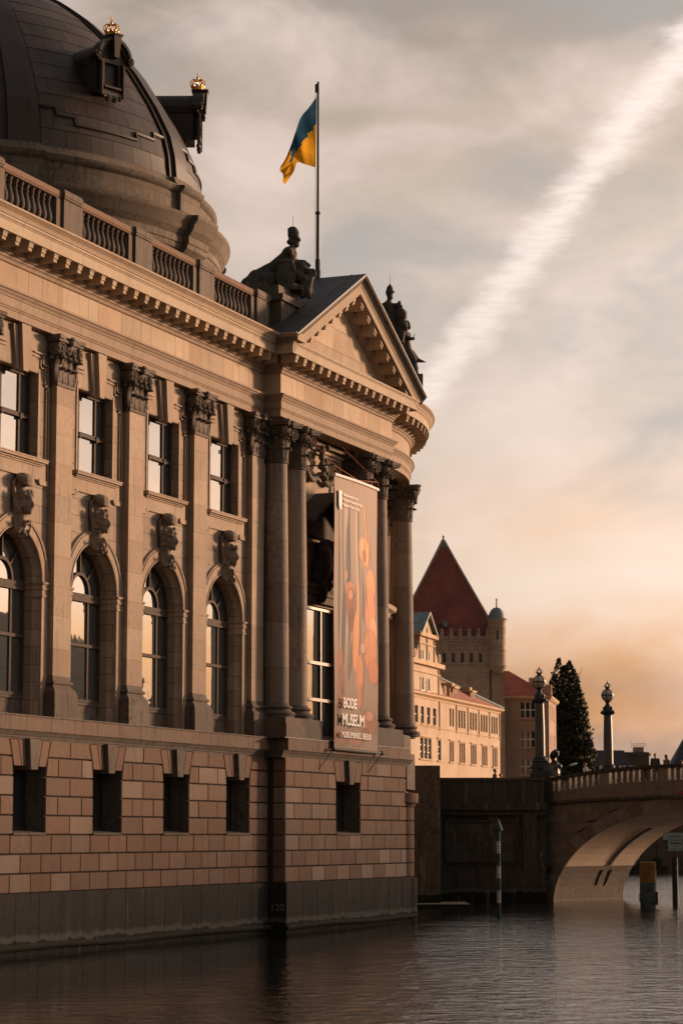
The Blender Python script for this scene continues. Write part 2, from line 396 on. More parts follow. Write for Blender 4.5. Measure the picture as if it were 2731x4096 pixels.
def remesh(o, vox):
    m = o.modifiers.new('blend', 'REMESH'); m.mode = 'VOXEL'; m.voxel_size = vox; m.use_smooth_shade = True; return o
def dup(o, parent=None, loc=None):
    c = o.copy(); COL.objects.link(c)
    if parent is not None: c.parent = parent
    if loc is not None: c.location = loc
    for ch in list(o.children): dup(ch, c)
    return c
def thing(name, label, cat, loc=(0, 0, 0), rz=0, group=None):
    o = bpy.data.objects.new(name, None); COL.objects.link(o); o.location = loc; o.rotation_euler = (0, 0, rz)
    o.empty_display_size = .5
    return tag(o, label, cat, group)
def tag(o, label, cat, group=None):
    o['label'] = label; o['category'] = cat
    if group: o['group'] = group
    return o
def struct(o): o['kind'] = 'structure'; return o
def sv(r, d, z=None):     # site grid turned 21.85 degrees: r metres to the right, d metres ahead
    x, y = 41+math.cos(TH)*r-math.sin(TH)*d, math.sin(TH)*r+math.cos(TH)*d
    return (x, y) if z is None else (x, y, z)

# ================================================================== SETTING
m = MB(); m.add([(-900, -300, 0), (900, -300, 0), (900, 1500, 0), (-900, 1500, 0)], [(0, 1, 2, 3)])
struct(obj('water', m, WATER))
m = MB(); m.add([(-900, -300, -3), (900, -300, -3), (900, 1500, -3), (-900, 1500, -3)], [(0, 1, 2, 3)])
struct(obj('river_bed', m, DARK))
# land behind the quay on the left bank and the far bank beyond the bridge
def land(name, pts, z, mat=ASPH):
    m = MB(); m.prism([(x, y, -3) for x, y in pts], (0, 0, z+3)); return struct(obj(name, m, mat))
land('ground', [sv(-330, 160.5), sv(5.2, 149.8), sv(11.9, 149.9), sv(17.5, 160.5), sv(20.5, 205), sv(23.5, 268), sv(30, 300), sv(30, 900), sv(-330, 900)], 6.2)
land('far_bank', [sv(30.3, 268), sv(300, 268), sv(600, 900), sv(30.3, 900)], 5.6)
# right bank, out of the picture but mirrored in the windows
land('right_bank', [(72, -60), (400, -60), (400, 420), (66, 420)], 4.5)

# ================================================================== MUSEUM
Y0 = 82.0
MUS = thing('museum', 'large sandstone museum with pilasters, columned pediment bay and dark ribbed dome rising from the river', 'museum', (0, Y0, 0))
def mo(name, mb, mat, parent=None, loc=None, rot=None):
    parent = parent or MUS
    if loc is None: mb.v = [(x, y-Y0, z) for x, y, z in mb.v]
    elif parent is MUS: loc = (loc[0], loc[1]-Y0, loc[2])
    return obj(name, mb, mat, parent, loc, rot)
def mi(name, src, loc, rot=None, parent=None):
    return inst(name, src, parent or MUS, (loc[0], loc[1]-Y0, loc[2]), rot)

BAY = 5.72
PIL = [92.19+.61-BAY*k for k in range(6)]          # pilaster centres, right to left
BAYS = [PIL[k]-BAY/2 for k in range(5)]            # bay centres
YL = PIL[5]-.61                                     # where the built front ends, left
YA0, YA1, XA = 93.3, 106.72, .8                    # pediment bay (entablature face)
RC, RR = (-17.0, 108.3), 17.0                      # round corner beyond it
def arc(e=0., a0=0, a1=75, n=30): return [(RC[0]+(RR+e)*math.cos(R_(a0+(a1-a0)*i/n)), RC[1]+(RR+e)*math.sin(R_(a0+(a1-a0)*i/n))) for i in range(n+1)]
PATH = [(0, YL), (0, YA0), (XA, YA0), (XA, YA1), (0, YA1)]+arc()
PATHM = [(0, YL), (0, YA0), (XA+1.26, YA0)]

# ---- walls behind everything
m = MB(); m.box(-6, -1.35, YL, 93.2, 0, 25); m.box(-6, -.75, 93.2, 107, 0, 25)
m.lathe([(15.6, 0), (15.6, 25)], 40, (RC[0], RC[1], 0), R_(-4), R_(100), smooth=True)
mo('inner_wall', m, ST_J)
m = MB(); m.add([(-.2, YL, 25.06), (-.2, 107, 25.06), (-45, 125, 25.06), (-45, YL, 25.06)], [(0, 1, 2, 3)])
m.lathe([(0.1, 25.05), (17.2, 25.05)], 40, (RC[0], RC[1], 0), R_(-10), R_(100)); mo('roof_terrace', m, ROOFM)

# ---- entablature
def ent(name, prof, path, mat): m = MB(); m.sweep(path, prof); return mo(name, m, mat)
ent('architrave', [(-.6, 21.70), (0, 21.70), (0, 21.95), (.035, 21.98), (.035, 22.02), (.07, 22.05), (.07, 22.09), (.05, 22.09), (.05, 22.36), (.08, 22.38), (.10, 22.44), (.16, 22.50), (.19, 22.56), (.24, 22.58), (.24, 22.655), (-.02, 22.66)], PATH, ST)
ent('frieze_bed', [(-.5, 22.66), (-.012, 22.66), (-.012, 23.56), (-.5, 23.56)], PATH, MORTAR)
def fr(y0, y1, n, x):
    w = (y1-y0)/n
    for k in range(n):
        j = .25*w*math.sin(k*2.3); a = y0+k*w+(0 if k == 0 else .25*w*math.sin((k)*2.3)); b_ = y0+(k+1)*w+(0 if k == n-1 else .25*w*math.sin((k+1)*2.3))
        m = MB(); m.fblock([(a+.004, 22.664), (b_-.004, 22.664), (b_-.004, 23.545), (a+.004, 23.545)], x-.3, x, .006); mo('frieze_block', m, ST_F)
fr(YL, YA0-.002, 20, .0); fr(YA0, YA1, 9, XA)
m = MB(); m.box(.0, XA-.004, YA0-.002, YA0+.4, 22.664, 23.545); mo('frieze_return', m, ST_F)
m = MB(); m.sweep([(0, YA1+.01)]+arc(), [(-.3, 22.66), (.0, 22.66), (.0, 23.55), (-.3, 23.55)], smooth=True); mo('frieze_curve', m, ST_F)
ent('bed_mould', [(-.5, 23.55), (.03, 23.55), (.07, 23.58), (.07, 23.62), (.10, 23.68), (.15, 23.71), (.15, 23.78), (.20, 23.80), (.24, 23.86), (.30, 23.90), (.30, 23.94), (.22, 23.96), (.22, 24.24), (-.5, 24.24)], PATH, ST)
ent('corona', [(-.5, 24.24), (.93, 24.24), (.93, 24.20), (.985, 24.20), (.985, 24.55), (1.01, 24.57), (1.02, 24.60), (1.06, 24.63), (1.06, 24.70), (-.5, 24.74)], PATH, ST_F)
sima = [(.3, 24.70), (1.06, 24.705), (1.09, 24.72), (1.10, 24.76), (1.14, 24.84), (1.21, 24.90), (1.255, 24.94), (1.28, 24.95), (1.28, 25.02), (.0, 25.06)]
ent('gutter_moulding', sima, PATHM, ST_F)
m = MB(); m.sweep([(0, YA1+.1)]+arc(), sima); mo('gutter_moulding', m, ST_F)
# modillion brackets
def modil():
    m = MB(); m.box(.2, .90, -.14, .14, 24.02, 24.2); m.box(.2, .93, -.17, .17, 24.165, 24.238); m.box(.2, .86, -.12, .12, 23.9, 24.03)
    m.box(.2, .915, -.155, .155, 24.13, 24.17); return m
mod0 = mo('modillion', modil(), ST_F, loc=(0, 77.63, 0))
k0 = math.ceil((YL-77.63)/.8925)
for k in range(k0, 18):
    if k: y = 77.63+.8925*k; mi('modillion', mod0, (0, y, 0))
for k in range(16):
    mi('modillion', mod0, (XA, YA0-.45+.12+k*.905, 0))
mi('modillion', mod0, (-.02, YA0+.02, 0), (0, 0, R_(-90)))
for k in range(22):
    a = R_(1.2+k*3.0); mi('modillion', mod0, (RC[0]+RR*math.cos(a), RC[1]+RR*math.sin(a), 0), (0, 0, a))

# ---- pediment
YC, ZT, SL = 100.1, 29.17, .536
HW = 7.95
def rake(prof, hw=HW):
    m = MB(); vs = []
    for y in (YC-hw, YC, YC+hw):
        for e, t in prof: vs.append((XA+e, y, ZT-SL*abs(y-YC)+t))
    k = len(prof); fs = [tuple(range(k)), tuple(range(2*k, 3*k))[::-1]]
    for i in range(2):
        for q in range(k): r = (q+1) % k; fs.append((i*k+q, (i+1)*k+q, (i+1)*k+r, i*k+r))
    m.add(vs, fs); return m
mo('raking_gutter', rake([(.2, -.3), (1.03, -.32), (1.06, -.28), (1.12, -.2), (1.2, -.12), (1.26, -.07), (1.26, 0), (.2, .0)]), ST_S)
mo('raking_corona', rake([(.0, -.78), (.94, -.78), (.94, -.82), (1.0, -.82), (1.0, -.46), (1.03, -.42), (1.05, -.34), (.2, -.33)], HW-.35), ST_F)
mo('raking_bed_mould', rake([(-.1, -1.28), (.05, -1.28), (.09, -1.2), (.16, -1.16), (.18, -1.06), (.26, -1.0), (.28, -.94), (.22, -.92), (.22, -.8), (-.1, -.8)], HW-1.0), ST)
rk = []
for k in range(9):
    for sgn in (-1, 1):
        y = YC+sgn*(.5+.82*k)
        if abs(y-YC) > HW-1.4: continue
        def zz(yy, t): return ZT-SL*abs(yy-YC)+t
        m = MB()
        for (x1, w, ta, tb) in ((.90, .15, -1.02, -.85), (.93, .18, -.87, -.785), (.86, .13, -1.14, -1.0)):
            ys = (y-w, y+w)
            m.hexa([(XA+.1, ys[0], zz(ys[0], ta)), (XA+x1, ys[0], zz(ys[0], ta)), (XA+x1, ys[1], zz(ys[1], ta)), (XA+.1, ys[1], zz(ys[1], ta)),
                    (XA+.1, ys[0], zz(ys[0], tb)), (XA+x1, ys[0], zz(ys[0], tb)), (XA+x1, ys[1], zz(ys[1], tb)), (XA+.1, ys[1], zz(ys[1], tb))])
        mo('raking_modillion', m, ST_F)
# tympanum of a few large slabs
tb = 24.72
def tz(y): return ZT-1.2-SL*abs(y-YC)
rows = [tb, 25.7, 26.7, 28.2]
for a, b_ in zip(rows[:-1], rows[1:]):
    half_a = (ZT-1.2-a)/SL; half_b = max(0.02, (ZT-1.2-b_)/SL)
    cuts = [-1, -.42, .05, .55, 1] if a < 25.5 else ([-1, -.2, .45, 1] if a < 26.5 else [-1, 1])
    for c0, c1 in zip(cuts[:-1], cuts[1:]):
        m = MB(); m.fblock([(YC+c0*half_a+.006, a+.005), (YC+c1*half_a-.006, a+.005), (YC+c1*half_b-.004, b_-.005), (YC+c0*half_b+.004, b_-.005)], XA-.4, XA, .006)
        mo('tympanum_slab', m, ST_F)
# gable roof running back
m = MB()
for sgn in (-1, 1):
    ye = YC+sgn*(HW+.05)
    m.hexa([(XA+1.3, YC, ZT+.02), (XA+1.3, ye, ZT-SL*HW-.02), (-14, ye, ZT-SL*HW-.02), (-14, YC, ZT+.02),
            (XA+1.3, YC, ZT+.1), (XA+1.3, ye, ZT-SL*HW+.06), (-14, ye, ZT-SL*HW+.06), (-14, YC, ZT+.1)])
gab = mo('gable_roof', m, ROOFM)
m = MB()
for k in range(7):
    x = XA+.6-k*1.6
    m.hexa([(x, YC, ZT+.1), (x-.05, YC, ZT+.1), (x-.05, YC-HW, ZT-SL*HW+.06), (x, YC-HW, ZT-SL*HW+.06), (x, YC, ZT+.13), (x-.05, YC, ZT+.13), (x-.05, YC-HW, ZT-SL*HW+.09), (x, YC-HW, ZT-SL*HW+.09)])
mo('roof_seam', m, ROOFM, gab)
m = MB(); m.box(-.6, .3, 95.55, 96.3, 26.75, 27.12); mo('roof_hatch', m, ROOFM, gab)

# ---- balustrade over the main cornice
bal = mo('balustrade', MB().sweep([(0, YL), (0, 93.75)], [(-.42, 25.04), (.1, 25.04), (.1, 25.42), (.05, 25.46), (-.36, 25.46), (-.42, 25.42)], True), ST_S)
m = MB(); m.sweep([(0, YL), (0, 93.75)], [(-.40, 26.70), (.07, 26.70), (.09, 26.74), (.12, 26.78), (.12, 26.95), (.10, 26.98), (-.42, 27.0)], True); mo('handrail', m, ST_R, bal)
bprof = [(.10, 25.46), (.13, 25.47), (.13, 25.55), (.075, 25.60), (.085, 25.64), (.12, 25.70), (.165, 25.82), (.175, 25.94), (.155, 26.06), (.115, 26.20), (.085, 26.34), (.075, 26.42), (.105, 26.46), (.105, 26.50), (.08, 26.53), (.10, 26.58), (.13, 26.62), (.13, 26.705)]
b0 = None
piers = [p for p in PIL]
for k, pc in enumerate(piers):
    m = MB(); m.box(-.4, .17, pc-.61, pc+.61, 25.44, 26.72); m.box(-.45, .22, pc-.66, pc+.66, 25.04, 25.44)
    m.box(-.36, .075, pc-1.0, pc+1.0, 25.44, 26.72)
    m.box(-.45, .225, pc-.67, pc+.67, 26.715, 26.80); m.box(-.46, .25, pc-.70, pc+.70, 26.80, 26.98); m.box(-.45, .22, pc-.68, pc+.68, 26.98, 27.04)
    mo('balustrade_pier', m, ST_S, bal)
for k, bc in enumerate(BAYS):
    for q in range(9):
        y = bc+(q-4)*.395
        if b0 is None:
            b0 = mo('baluster', MB().lathe(bprof, 14), ST_K, bal, loc=(-.14, y-Y0, 0))
        else: inst('baluster', b0, bal, (-.14, y-Y0, 0))

# ---- corner pedestal for the seated statue
m = MB(); m.box(-2.4, .60, 93.8, 96.5, 25.04, 26.85); m.box(-2.5, .72, 93.68, 96.62, 26.85, 27.15); m.box(-2.2, .36, 94.05, 96.3, 27.15, 27.62); m.box(-2.5, .70, 93.7, 96.6, 25.04, 25.3)
mo('statue_pedestal', m, ST_S)

# ---- leaf capital
def leaf(m, base, out, side, w, h, curl, k=5):
    base = Vector(base); out = Vector(out).normalized(); side = Vector(side).normalized(); vs = []; fs = []
    for i in range(k+3):
        t = min(1., i/k)
        if i <= k: c = base+Vector((0, 0, h*t))+out*(curl*.28*t*t); ww = w*(.75+.5*math.sin(math.pi*min(t, .8)))*(1 if t < .85 else .85)
        else:
            q = i-k; c = base+Vector((0, 0, h-(.10*h)*(q-1)*q/1.2+.02))+out*(curl*(.28+.42*q)); ww = w*(.8-.22*q)
        vs += [tuple(c-side*ww*.5-out*.02), tuple(c-side*ww*.22+out*.045), tuple(c+out*.025), tuple(c+side*ww*.22+out*.045), tuple(c+side*ww*.5-out*.02)]
    for i in range(k+2):
        for q in range(4): fs.append((i*5+q, i*5+q+1, i*5+q+6, i*5+q+5))
    m.add(vs, fs, True)
    tip = base+Vector((0, 0, h*.93))+out*(curl*.8); m.ell(tip, (w*.3, w*.3, w*.17), 7, 5)
def volute(m, c, nrm, r):
    nrm = Vector(nrm).normalized(); q = nrm.to_track_quat('Z', 'Y').to_matrix()
    prof = [(r, -.11), (r, .05), (r*.93, .075), (r*.78, .075), (r*.72, .03), (r*.60, .03), (r*.56, .085), (r*.42, .085), (r*.37, .04), (r*.27, .04), (r*.23, .11), (.01, .13)]
    t = MB(); t.lathe(prof, 18, caps=False); m.add([tuple(Vector(c)+q @ Vector(v)) for v in t.v], t.f, True)
def capital_pil(hw, dep):
    """origin: centre of pilaster face at neck; height 1.79 (z 0 astragal underside)"""
    m = MB(); H = 1.79
    m.box(-dep, .05, -hw-.05, hw+.05, 0, .05); m.box(-dep, .035, -hw-.03, hw+.03, .05, .13)
    m.hexa([(-dep, -hw, .13), (0, -hw, .13), (0, hw, .13), (-dep, hw, .13), (-dep, -hw-.16, 1.55), (.16, -hw-.16, 1.55), (.16, hw+.16, 1.55), (-dep, hw+.16, 1.55)])
    for row, (z, h, w, cu, ys) in enumerate(((.13, .52, .36, .2, (-.42, 0, .42)), (.13, .92, .4, .27, (-.62, -.21, .21, .62)))):
        for y in ys: leaf(m, (.01+.02*row, y, z), (1, 0, 0), (0, 1, 0), w, h, cu)
        for x in (-.08, -.36):
            for sg in (-1, 1): leaf(m, (x, sg*(hw+.01+.02*row), z), (0, sg, 0), (1, 0, 0), w*.75, h, cu)
    for sg in (-1, 1):
        volute(m, (.17, sg*(hw+.09), 1.30), (1, sg*.25, 0), .235); volute(m, (.02, sg*(hw+.22), 1.30), (.15, sg, 0), .225)
        volute(m, (.2, sg*.20, 1.28), (1, sg*.1, 0), .15)
        leaf(m, (.10, sg*(hw-.02), .75), (1, sg, 0), (-sg, 1, 0), .26, .4, .2)
        m.ell((.15, sg*.42, 1.06), (.07, .09, .13), 7, 5)
    m.box(-dep, .24, -hw-.30, hw+.30, 1.56, 1.65)
    pts = [(-dep, -hw-.36), (.31, -hw-.36), (.31, -hw-.16), (.17, -.22), (.17, .22), (.31, hw+.16), (.31, hw+.36), (-dep, hw+.36)]
    m.prism([(x, y, 1.65) for x, y in pts], (0, 0, .14))
    m.ell((.25, 0, 1.64), (.12, .18, .17), 9, 6); m.ell((.30, 0, 1.74), (.1, .2, .08), 8, 5); m.ell((.2, 0, 1.42), (.09, .12, .15), 8, 5)
    return m
def capital_col(r):
    m = MB()
    m.lathe([(r, 0), (r+.05, .02), (r+.06, .06), (r+.03, .12), (r-.02, .14), (r, .5), (r+.04, 1.0), (r+.16, 1.5), (r+.2, 1.58)], 24)
    for k in range(8):
        a = k*math.pi/4; o = (math.cos(a), math.sin(a), 0); s_ = (-math.sin(a), math.cos(a), 0)
        leaf(m, (o[0]*(r), o[1]*(r), .13), o, s_, .34, .56, .2)
        a += math.pi/8; o = (math.cos(a), math.sin(a), 0); s_ = (-math.sin(a), math.cos(a), 0)
        leaf(m, (o[0]*(r+.01), o[1]*(r+.01), .13), o, s_, .36, .98, .27)
    for k in range(4):
        a = math.pi/4+k*math.pi/2; o = Vector((math.cos(a), math.sin(a), 0)); s_ = Vector((-math.sin(a), math.cos(a), 0))
        for sg in (-1, 1):
            nn = (o*.35+s_*sg); volute(m, o*(r+.30)+s_*sg*.10+Vector((0, 0, 1.32)), nn, .235)
        leaf(m, o*(r+.08)+Vector((0, 0, .8)), o, s_, .26, .38, .2)
        b_ = k*math.pi/2; o2 = Vector((math.cos(b_), math.sin(b_), 0)); s2 = Vector((-math.sin(b_), math.cos(b_), 0))
        m.ell(o2*(r+.24)+Vector((0, 0, 1.66)), .15, 8, 6); m.ell(o2*(r+.27)+Vector((0, 0, 1.78)), (.12, .12, .09), 8, 5)
        for sg in (-1, 1): volute(m, o2*(r+.17)+s2*sg*.17+Vector((0, 0, 1.3)), o2+s2*sg*.1, .13)
    pts = []
    A = r+.42
    for k in range(4):
        a = k*math.pi/2; c, s_ = math.cos(a), math.sin(a)
        for px, py in ((A, -A+.16), (A-.19, -.2), (A-.19, .2), (A, A-.16)): pts.append((c*px-s_*py, s_*px+c*py))
    m.prism([(x, y, 1.6) for x, y in pts], (0, 0, .09)); m.prism([(x*1.06, y*1.06, 1.69) for x, y in pts], (0, 0, .13))
    return m
CAPP = None; CAPC = None

# ---- pilasters
def sq_base(m, hw, xf, z0, prof, xb):
    for (e0, za, e1, zb) in prof:
        m.hexa([(xb, -hw-e0, z0+za), (xf+e0, -hw-e0, z0+za), (xf+e0, hw+e0, z0+za), (xb, hw+e0, z0+za), (xb, -hw-e1, z0+zb), (xf+e1, -hw-e1, z0+zb), (xf+e1, hw+e1, z0+zb), (xb, hw+e1, z0+zb)])
BASEP = [(.20, 0, .20, .10), (.19, .10, .15, .16), (.15, .16, .06, .26), (.06, .26, .05, .32), (.09, .32, .12, .36), (.12, .36, .12, .40), (.12, .40, .08, .44), (.06, .44, .04, .47), (.04, .47, .012, .62)]
def make_pilaster(y):
    global CAPP
    core = mo('pilaster', MB().box(-.5, -.02, -.6, .6, 9.4, 21.6), MORTAR, loc=(0, y, 0))
    z = 9.55; n = 0
    hs = [.95, 1.18, 1.02, 1.1, 1.2, .98, 1.12, 1.05, 1.1, .8]
    while z < 19.9:
        h = min(hs[n % 10], 19.91-z); h = 19.91-z if 19.91-z-h < .3 else h
        m = MB(); m.box(-.5, 0, -.61, .61, z+.003, z+h-.003); obj('shaft_block', m, ST, core); z += h; n += 1
    if CAPP is None: CAPP = obj('capital', capital_pil(.61, .4), ST_S, core, (0, 0, 19.91))
    else: inst('capital', CAPP, core, (0, 0, 19.91))
    m = MB(); sq_base(m, .61, 0, 8.93, BASEP, -.5); obj('base', m, ST_S, core)
    m = MB(); m.box(-.5, .24, -.86, .86, 7.98, 8.62); m.box(-.5, .225, -.84, .84, 8.62, 8.93); obj('pedestal', m, ST_S, core)
for y in PIL: make_pilaster(y)

# ---- bays of the main front
def keystone_mask(seed):
    rnd = random.Random(seed); beard = seed % 2
    m = MB()
    m.tube([(-.05, 0, 2.0), (-.02, 0, 1.5), (-.02, 0, .9), (.02, 0, .3), (.05, 0, .1)], [.26, .30, .32, .27, .24], 10)
    for sg in (-1, 1):
        m.tube([(.30, sg*.30, 2.02), (.18, sg*.34, 2.1), (.0, sg*.35, 1.9), (.02, sg*.36, 1.5), (.1, sg*.35, 1.0), (.0, sg*.31, .6), (.06, sg*.27, .25), (.22, sg*.24, .12), (.26, sg*.22, .28)], [.08, .09, .09, .085, .08, .08, .085, .08, .06], 8)
    m.ell((.30, 0, 1.98), (.24, .40, .22)); m.ell((.16, 0, 2.12), (.24, .3, .12)); m.ell((.36, 0, 1.86), (.15, .33, .12))
    m.ell((.30, 0, 1.12), (.27, .25, .36)); m.ell((.42, 0, .92), (.14, .15, .12)); m.ell((.36, 0, 1.02), (.18, .2, .14))
    m.ell((.57, 0, 1.10), (.07, .06, .12)); m.ell((.55, 0, 1.19), (.05, .045, .1)); m.ell((.47, 0, 1.30), (.1, .19, .045))
    for sg in (-1, 1): m.ell((.47, sg*.11, 1.10), (.06, .07, .05)); m.ell((.30, sg*.25, 1.15), (.07, .04, .1))
    m.ell((.51, 0, .95), (.06, .09, .025)); m.ell((.50, 0, .90), (.06, .08, .025)); m.ell((.46, 0, .82), (.08, .08, .07))
    for k in range(34):
        a = rnd.uniform(-1.9, 1.9); z = 1.38+rnd.uniform(-.08, .22); r = .27+rnd.uniform(-.03, .05)
        m.ell((.22+r*math.cos(a), r*math.sin(a), z), rnd.uniform(.05, .1), 6, 5)
    for k in range(26):
        sg = rnd.choice((-1, 1)); z = rnd.uniform(.75, 1.4); m.ell((.16+rnd.uniform(-.05, .15), sg*(.27+rnd.uniform(-.02, .05)), z), rnd.uniform(.045, .08), 6, 5)
    n = 40 if beard else 12
    for k in range(n):
        z = rnd.uniform(.12, .86) if beard else rnd.uniform(.1, .55); w = .05+.22*min(1, max(.2, (z-.05)/.6))
        m.ell((.32+rnd.uniform(-.06, .16), rnd.uniform(-w, w), z), (.06, .055, rnd.uniform(.06, .13)), 6, 5)
    return m
FR, FT = .85, 12.80     # frame depth, springing height
def build_bay(yc, idx):
    ra, rb, rc_ = 1.60, 1.77, 2.29; N = 24
    xw = -.30
    m = MB(); A = [(rb*math.cos(math.pi*i/N), rb*math.sin(math.pi*i/N)) for i in range(N+1)]
    q = lambda pts: m.add([(xw, yc+y, z) for y, z in pts], [tuple(range(len(pts)))])
    for sg in (-1, 1):
        a, b_ = sorted((sg*rb, sg*BAY/2)); q([(a, 7.9), (b_, 7.9), (b_, 21.75), (a, 21.75)])
        a, b_ = sorted((sg*1.365, sg*rb)); q([(a, 17.05), (b_, 17.05), (b_, 20.19), (a, 20.19)])
    for i in range(N): q([(A[i+1][0], FT+A[i+1][1]), (A[i][0], FT+A[i][1]), (A[i][0], 15.2), (A[i+1][0], 15.2)])
    q([(-rb, 15.2), (rb, 15.2), (rb, 17.05), (-rb, 17.05)]); q([(-rb, 20.19), (rb, 20.19), (rb, 21.75), (-rb, 21.75)])
    # window reveals above
    for pts in ([(-1.365, 17.05), (-1.365, 20.19)], [(1.365, 20.19), (1.365, 17.05)], [(-1.365, 20.19), (1.365, 20.19)], [(1.365, 17.05), (-1.365, 17.05)]):
        (a, za), (b_, zb) = pts; m.add([(xw, yc+a, za), (xw, yc+b_, zb), (-.68, yc+b_, zb), (-.68, yc+a, za)], [(0, 1, 2, 3)])
    # splay and reveal of the arch
    for (r0, x0, r1, x1) in ((rb, xw, ra, -.5), (ra, -.5, ra, -1.1)):
        pa = [(r0, 7.9-FT)]+[(r0*math.cos(math.pi*i/N), r0*math.sin(math.pi*i/N)) for i in range(N+1)]+[(-r0, 7.9-FT)]
        pb = [(r1, 7.9-FT)]+[(r1*math.cos(math.pi*i/N), r1*math.sin(math.pi*i/N)) for i in range(N+1)]+[(-r1, 7.9-FT)]
        for i in range(len(pa)-1):
            m.add([(x0, yc+pa[i][0], FT+pa[i][1]), (x0, yc+pa[i+1][0], FT+pa[i+1][1]), (x1, yc+pb[i+1][0], FT+pb[i+1][1]), (x1, yc+pb[i][0], FT+pb[i][1])], [(0, 1, 2, 3)], True)
    wal = mo('bay_wall', m, ST_J)
    # archivolt and jamb strips
    m = MB()
    prof = [(rb, xw), (rb, -.2), (rb+.06, -.19), (rb+.08, -.22), (rb+.34, -.22), (rb+.36, -.185), (rb+.41, -.175), (rb+.44, -.21), (rc_-.02, -.2), (rc_, xw)]
    for i in range(N):
        a, b_ = math.pi*i/N, math.pi*(i+1)/N
        for (r0, x0), (r1, x1) in zip(prof[:-1], prof[1:]):
            m.add([(x0, yc+r0*math.cos(a), FT+r0*math.sin(a)), (x0, yc+r0*math.cos(b_), FT+r0*math.sin(b_)), (x1, yc+r1*math.cos(b_), FT+r1*math.sin(b_)), (x1, yc+r1*math.cos(a), FT+r1*math.sin(a))], [(0, 1, 2, 3)], True)
    mo('archivolt', m, ST, wal)
    for sg in (-1, 1):
        m = MB(); a, b_ = sorted((sg*(rb+.002), sg*rc_)); m.box(xw, -.21, yc+a, yc+b_, 7.95, 12.3); mo('jamb_strip', m, ST, wal)
        path = [(xw, yc+sg*(rc_)), (-.21, yc+sg*rc_), (-.21, yc+sg*rb), (-.5, yc+sg*ra), (-1.0, yc+sg*ra)]
        if sg > 0: path = path[::-1]
        m = MB(); m.sweep(path, [(0, 12.28), (.03, 12.28), (.03, 12.36), (.015, 12.38), (.015, 12.52), (.05, 12.55), (.05, 12.6), (.03, 12.62), (.03, 12.7), (.09, 12.76), (.09, 12.81), (0, 12.82)])
        mo('impost', m, ST, wal)
    # sill wall under the arched window
    m = MB(); m.box(-1.3, -.86, yc-ra, yc+ra, 7.9, 8.72); m.box(-1.3, -.80, yc-ra, yc+ra, 8.72, 8.80); mo('window_apron', m, ST_S, wal)
    # arched window
    x = -FR
    m = MB(); m.box(x-.06, x+.05, yc-ra, yc-ra+.1, 8.8, FT); m.box(x-.06, x+.05, yc+ra-.1, yc+ra, 8.8, FT); m.box(x-.06, x+.07, yc-ra+.1, yc+ra-.1, 8.8, 8.92)
    m.box(x-.06, x+.09, yc-ra, yc+ra, 12.5, 12.62); m.box(x-.06, x+.06, yc-ra, yc+ra, 12.62, 12.80)
    for i in range(N):
        a, b_ = math.pi*i/N, math.pi*(i+1)/N
        for r0, r1, xo in ((ra-.1, ra, .05), (.66, .78, .06)):
            p = [(r0, a), (r1, a), (r1, b_), (r0, b_)]
            m.hexa([(x-.06, yc+r*math.cos(t), FT+r*math.sin(t)) for r, t in p]+[(x+xo, yc+r*math.cos(t), FT+r*math.sin(t)) for r, t in p])
    win = mo('arched_window', m, FRAME, wal)
    m = MB()
    for sy in (-.7, .7): m.box(x-.06, x+.02, yc+sy-.06, yc+sy+.06, 8.92, 12.5)
    m.box(x-.06, x+.06, yc-ra+.1, yc+ra-.1, 10.84, 10.96)
    for t in (45, 90, 135):
        t = R_(t); m.hexa([(x+d, yc+r*math.cos(t)-w*math.sin(t), FT+r*math.sin(t)+w*math.cos(t)) for d in (-.05, .055) for r, w in ((.78, -.035), (ra-.08, -.035), (ra-.08, .035), (.78, .035))])
    mo('glazing_bars', m, FRAME, win)
    # panes, each hung with its own slight lean
    rnd = random.Random(idx)
    for (ya, yb) in ((-1.5, -.76), (-.64, .64), (.76, 1.5)):
        for (za, zb) in ((8.92, 10.82), (10.98, 12.5)):
            t1, t2 = rnd.uniform(-.006, .006), rnd.uniform(-.004, .004)
            m = MB(); m.add([(x-.03+t1, yc+ya, za), (x-.03-t1, yc+yb, za), (x-.03-t1+t2, yc+yb, zb), (x-.03+t1+t2, yc+ya, zb)], [(0, 1, 2, 3)]); mo('pane', m, GLASS, win)
    m = MB(); pts = [(x-.03, yc+1.52*math.cos(math.pi*i/N), FT+1.52*math.sin(math.pi*i/N)) for i in range(N+1)]; m.add(pts, [tuple(range(N+1))]); mo('pane', m, GLASS, win)
    # upper window
    x = -.64
    m = MB()
    for sy in (-1.365, 1.265): m.box(x-.06, x+.05, yc+sy, yc+sy+.1, 17.05, 20.19)
    m.box(x-.06, x+.05, yc-1.265, yc+1.265, 20.07, 20.19); m.box(x-.06, x+.05, yc-1.265, yc+1.265, 17.05, 17.2)
    win2 = mo('upper_window', m, FRAME, wal)
    m = MB()
    for sy in (-.66, .66): m.box(x-.06, x+.02, yc+sy-.06, yc+sy+.06, 17.2, 20.07)
    m.box(x-.06, x+.08, yc-1.265, yc+1.265, 18.54, 18.60); m.box(x-.06, x+.05, yc-1.265, yc+1.265, 18.60, 18.70)
    for sy in (-.66, .66): m.box(x, x+.11, yc+sy-.05, yc+sy+.05, 18.46, 18.68)
    mo('glazing_bars', m, FRAME, win2)
